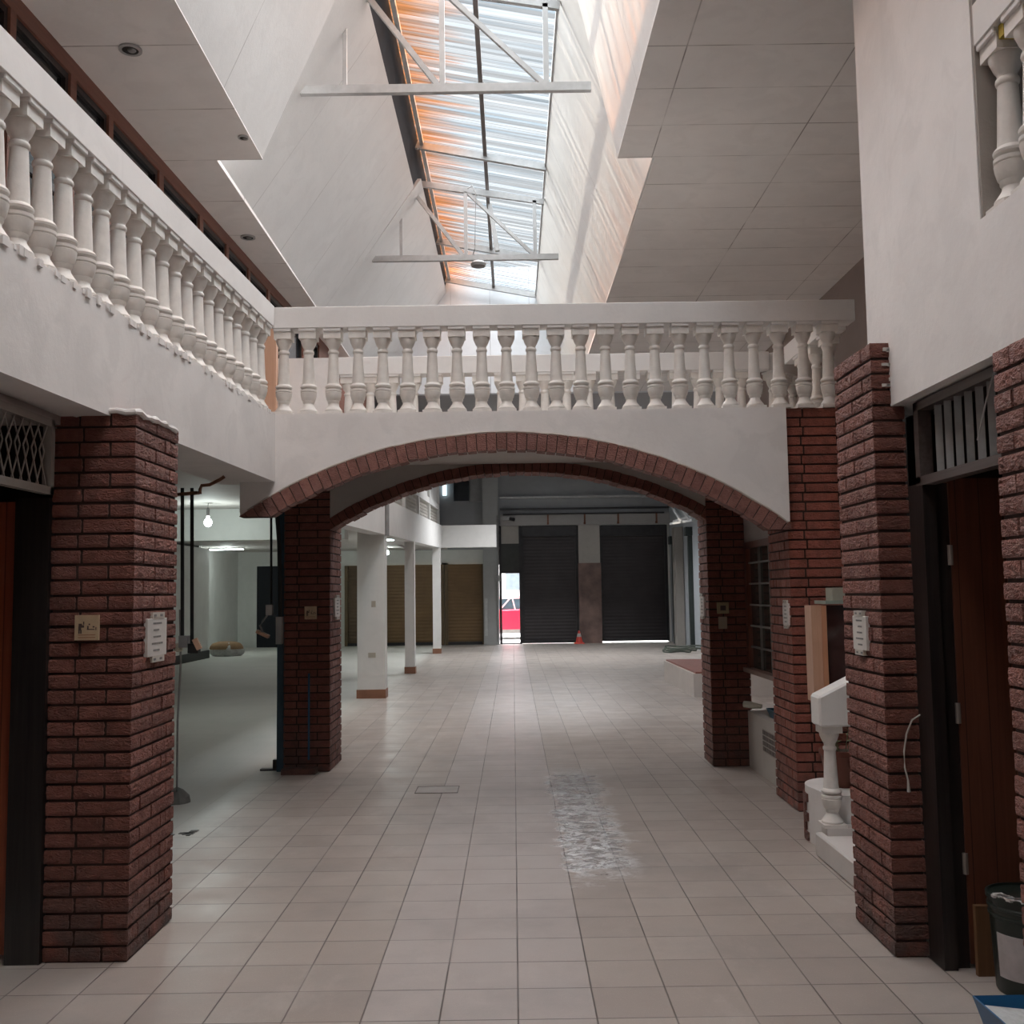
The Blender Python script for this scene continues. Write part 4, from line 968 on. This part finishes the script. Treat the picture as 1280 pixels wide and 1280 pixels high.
# ------------------------------------------------------------------ street front: gates
YG = 33.45
def shutter(label, x0, x1, z0, z1, Y, mat, pitch=.11, housing=True, name='roller_shutter'):
    r = thing(name, label, 'shutter', ((x0 + x1) / 2, Y, z0))
    m = MB(); n = int((z1 - z0) / pitch); o = 0; ys = []
    for k in range(n * 4 + 1):
        z = z0 + (z1 - z0) * k / (n * 4); dy = (0, .006, .008, .004)[k % 4]; ys.append((z, Y - dy))
    for z, y in ys: m.v += [(x0, y, z), (x1, y, z)]
    for k in range(len(ys) - 1): m.f.append((2 * k, 2 * k + 1, 2 * k + 3, 2 * k + 2)); m.m.append(0)
    m.box(x0, x1, Y, Y + .02, z0, z1)
    m.build('curtain', mat, r)
    for x in (x0, x1): MB().box(x - .05, x + .05, Y - .06, Y + .04, z0, z1).build('guide_rail', STEELB if mat is GATE else plain('brown_rail', (0.12, 0.08, 0.04), .5), r)
    if housing: MB().box(x0, x1, Y - .16, Y - .02, z1 - .35, z1).build('housing', STEELB, r)
    MB().box(x0, x1, Y - .05, Y + .03, z0, z0 + .1).build('bottom_bar', STEELB, r)
    return r
shutter('dark roller shutter beside the small open street door', .32, 2.13, .012, 3.88, YG, GATE)
shutter('dark roller shutter right of the stone clad gate pillar', 2.93, 5.08, .045, 3.86, YG, GATE)
shutter('golden brown roller shutter nearest the grey gate column', -2.2, -.98, .0, 2.64, YG - .1, GOLD, housing=False)
shutter('golden brown roller shutter seen between the white columns', -4.2, -2.32, .0, 2.64, YG - .1, GOLD, housing=False)
shutter('dark brown narrow shutter behind the thickest white column', -5.5, -4.9, .0, 2.64, YG - .1, plain('brown_shutter_steel', (0.10, 0.065, 0.035), .5), housing=False)
r = thing('gate_pillar', 'pillar between the two dark shutters, brown stone below and cream above', 'pillar', (2.53, 33.3, 0))
MB().box(2.18, 2.88, 33.22, 33.55, 2.62, 3.9).build('upper_shaft', plaster('cream_grey', (0.40, 0.38, 0.35)), r)
MB().box(2.16, 2.90, 33.18, 33.55, 0, 2.62).build('stone_cladding', plain('brown_stone', (0.17, 0.11, 0.095), .45, var=.35, scale=3), r)
r = thing('street_doorway', 'narrow street doorway standing open beside the dark shutter', 'doorway', (-.1, 33.4, 0))
MB().box(-.45, -.37, 33.3, 33.5, 0, 3.9).box(.21, .28, 33.3, 33.5, 0, 3.9).box(-.37, .21, 33.3, 33.5, 2.32, 2.40).build('frame', STEELB, r)
MB().box(-.37, .21, 33.36, 33.42, 2.40, 3.3).build('upper_panel', plain('panel_dark_green', (0.035, 0.038, 0.034), .5), r)
MB().box(-.37, .21, 33.34, 33.46, 3.3, 3.95).build('cream_panel', MATS['cream_grey'], r)
MB().box(-.37, .21, 33.32, 33.5, 0, .04).build('threshold', STEELG, r)
r = thing('grey_column', 'grey concrete column left of the narrow street doorway', 'column', (-.72, 33.1, 0))
MB().box(-.97, -.46, 32.95, 33.5, 0, 5.6).build('shaft', plaster('concrete_grey', (0.33, 0.335, 0.33), dirt=.4), r)
MB().tube([(-.50, 32.91, .1), (-.50, 32.91, 4.2)], .03, 8).build('conduit', STEELG, r)
MB().box(-.60, -.42, 32.86, 32.95, 2.05, 2.25).build('junction_box', STEELG, r)
MB().box(-.93, -.84, 32.88, 32.95, .3, 1.5).build('white_strip', STEELW, r)
struct('wall_street', MB().box(-10, -9.5, 33.42, 33.6, 0, 5.6).box(-9.7, -5.5, 33.42, 33.6, 0, 3.2).box(-4.9, -4.2, 33.42, 33.6, 0, 3.2).box(-5.5, -.45, 33.4, 33.6, 2.62, 3.3).box(-2.35, -2.15, 33.4, 33.6, 0, 2.7).box(-.46, 5.3, 33.5, 33.6, 3.86, 5.65).box(5.1, 5.35, 33.4, 33.6, 0, 3.9), HALL)
struct('trim_1', MB().box(-.4, 5.2, 33.16, 33.3, 3.88, 4.25), plaster('beam_grey', (0.34, 0.33, 0.32)))
struct('trim_2', MB().box(-.4, 5.2, 33.12, 33.3, 4.78, 4.84), STEELW)
struct('trim_3', MB().box(-.4, 5.2, 33.2, 33.3, 4.40, 4.46), STEELB)
r = thing('pipe_rail', 'long dark pipe on brackets above the dark shutters', 'pipe', (2.3, 33.0, 4.2))
MB().tube([(-.3, 33.03, 4.24), (5.0, 33.03, 4.24)], .025, 8).build('pipe', STEELB, r)
for xx in (685, 731, 773, 821):
    p = aty(xx, 650, 33.0); MB().bar((p.x, 33.05, 3.90), (p.x, 33.05, 4.26), .05, .05).box(p.x - .03, p.x + .03, 33.02, 33.165, 3.90, 3.96).build('bracket', RUST, r)
r = thing('security_camera', 'small security camera in the corner above the street doorway', 'camera', tuple(aty(634, 648, 32.9)))
c = aty(634, 648, 32.9); MB().box(c.x - .15, c.x + .08, 32.8, 33.1, c.z - .06, c.z + .05).build('housing', STEELG, r); MB().tube([c + V(.02, 0, 0), c + V(.22, -.15, -.05)], .06, 10).build('lens_tube', STEELB, r)
# right far corner: column, poles, awning frames, hose
r = thing('concrete_post', 'rough grey concrete post at the right end of the dark shutters', 'post', (5.0, 32, 0))
MB().box(4.93, 5.18, 30.6, 31.1, 0, 3.6).build('shaft', plaster('rough_grey', (0.27, 0.25, 0.23), dirt=.5), r)
for lab, y, z1 in (('dark green drain pole on the far right wall', 29.2, 3.5), ('dark drain pole nearer the right shutter', 32.2, 3.4)):
    m = MB().box(5.08, 5.2, y - .09, y + .09, 0.0, z1).box(5.0, 5.2, y - .16, y + .16, z1 - .25, z1); m.build('wall_pole', plain('green_black', (0.02, 0.028, 0.026), .5), label=lab, cat='pole')
r = thing('folded_frame', 'white metal awning frame folded up in the far right corner', 'awning frame', (4.9, 30.2, 3.7))
for k, (p, q) in enumerate((((840, 634), (852, 652)), ((848, 632), (862, 650)), ((842, 652), (872, 643)), ((838, 655), (866, 650)), ((858, 632), (874, 644)))):
    a = aty(*p, 28.5 - k * .12); b = aty(*q, 27.6 - k * .12); MB().bar(a, b, .06, .06).build('bar', STEELW, r)
a = aty(858, 650, 28.3); MB().bar(a, (5.21, a.y, a.z), .05, .05).bar(a, (a.x, a.y, a.z + .25), .05, .05).build('wall_bracket', STEELW, r)
m = MB(); c = fl(852, 815); c.x -= .12
for k in range(3):
    pts = [(c.x + (.38 + .06 * k) * math.cos(t) + .1 * k, c.y + (.5 + .1 * k) * math.sin(t), .03 + .05 * k + .02 * math.sin(3 * t)) for t in [2 * PI * i / 20 for i in range(19)]]
    m.tube(pts, .025, 6)
m.build('coiled_hose', plain('dull_green_hose', (0.07, 0.085, 0.07), .6), label='dull green hose coiled on the floor by the far right wall', cat='hose', smooth=True)
# raised step with red top
a = fl(850, 868); 
r = thing('raised_planter', 'low white block with red tiled top beyond the rear arch on the right', 'low wall', (3.4, 16.4, 0))
MB().box(2.80, 4.2, 15.9, 19.0, 0, .36).build('body', plaster('block_white', (0.62, 0.58, 0.55)), r)
MB().box(2.84, 4.2, 15.94, 19.0, .36, .385).build('tile_top', plain('red_tile', (0.26, 0.09, 0.07), .5), r)
# traffic cone
c = fl(724, 804.5); r = thing('traffic_cone', 'small orange and white traffic cone against the stone clad pillar', 'traffic cone', (c.x, 33.0, 0))
ORG = plain('cone_red', (0.62, 0.07, 0.05), .5)
MB().box(c.x - .16, c.x + .16, 32.84, 33.14, 0, .035).build('base', ORG, r)
MB().lathe([(.12, .035), (.075, .22)], (c.x, 33.0, 0), 20).build('lower_cone', ORG, r)
MB().lathe([(.075, .22), (.05, .33)], (c.x, 33.0, 0), 20).build('white_band', STEELW, r)
MB().lathe([(.05, .33), (.025, .42)], (c.x, 33.0, 0), 20).build('tip', ORG, r)
# floor hatch
a = fl(518, 992); b = fl(574, 985)
r = thing('floor_hatch', 'thin rectangular hatch outline in the floor before the left rear pier', 'hatch', ((a.x + b.x) / 2, a.y + .15, 0))
m = MB(); x0, x1, y0, y1 = a.x, b.x, a.y, a.y + .30; t = .008
m.box(x0, x1, y0, y0 + t, 0, .004).box(x0, x1, y1 - t, y1, 0, .004).box(x0, x0 + t, y0, y1, 0, .004).box(x1 - t, x1, y0, y1, 0, .004)
m.build('rim', MATS['purlin_grey'], r)
MB().box(x0 + t, x1 - t, y0 + t, y1 - t, 0, .002).build('cover', plain('hatch_cover', (0.38, 0.355, 0.34), .5), r)

# ------------------------------------------------------------------ outside
struct('floor_street', MB().box(-20, 20, 33.55, 48, -.16, -.02), plaster('street_concrete', (0.55, 0.55, 0.54)))
struct('wall_outside', MB().box(-20, 20, 44, 44.3, -.02, 9), plaster('outside_white', (0.75, 0.75, 0.74)))
a = aty(632, 718, 43.9); b = aty(655, 737, 43.9)
r = thing('window_23', None, None, (a.x, 43.9, b.z), kind='structure'); MB().box(a.x, b.x, 43.88, 44.02, b.z, a.z + .6).build('pane', plain('blue_grey_pane', (0.18, 0.22, 0.25), .2), r)
car = thing('car', 'red hatchback parked in the street outside the open doorway', 'car', (-.6, 38.0, -.02))
RED = plain('car_red', (0.70, 0.02, 0.05), .25, var=.03)
cx = -.55; y0, y1 = 37.2, 38.85
prof = [(-2.0, .28), (-2.05, .55), (-1.98, .86), (-1.25, .98), (-.75, 1.05), (1.35, 1.08), (1.85, 1.02), (1.98, .80), (1.98, .30)]
m = MB().prism([(cx + x, z) for x, z in prof], y0, y1, 'xz'); m.build('body', RED, car, bevel=.04)
cab = [(-.95, 1.02), (-.35, 1.46), (1.15, 1.48), (1.62, 1.06)]
MB().prism([(cx + x, z) for x, z in cab], y0 + .12, y1 - .12, 'xz').build('cabin_glass', plain('car_glass', (0.06, 0.09, 0.11), .05), car)
m = MB()
for yy in (y0 + .085, y1 - .145):
    for (xa, za), (xb, zb) in (((-.98, 1.03), (-.37, 1.47)), ((1.16, 1.49), (1.66, 1.05)), ((.62, 1.05), (.52, 1.48)), ((-.35, 1.05), (-.33, 1.45)), ((.05, 1.05), (.42, 1.47))):
        m.bar((cx + xa, yy + .03, za), (cx + xb, yy + .03, zb), .06, .05)
m.prism([(cx - .42, 1.45), (cx - .36, 1.53), (cx + 1.1, 1.55), (cx + 1.22, 1.47)], y0 + .09, y1 - .09, 'xz'); m.build('roof_frame', plain('car_pale_pink', (0.75, 0.45, 0.47), .2), car)
MB().prism([(cx - 1.9, .20), (cx + 1.9, .20), (cx + 1.9, .34), (cx - 1.9, .34)], y0 - .01, y1 + .01, 'xz').build('sill', plain('car_sill', (0.16, 0.15, 0.14), .6), car)
for x in (-1.25, 1.3):
    for yy in (y0 - .02, y1 - .18):
        m = MB(); m.tube([(cx + x, yy, .30), (cx + x, yy + .2, .30)], .32, 24); w_ = m.build('wheel', BLACK, car, smooth=True)
        MB().tube([(cx + x, yy - .012, .30), (cx + x, yy + .0, .30)], .20, 18).build('hubcap', STEELG, w_)
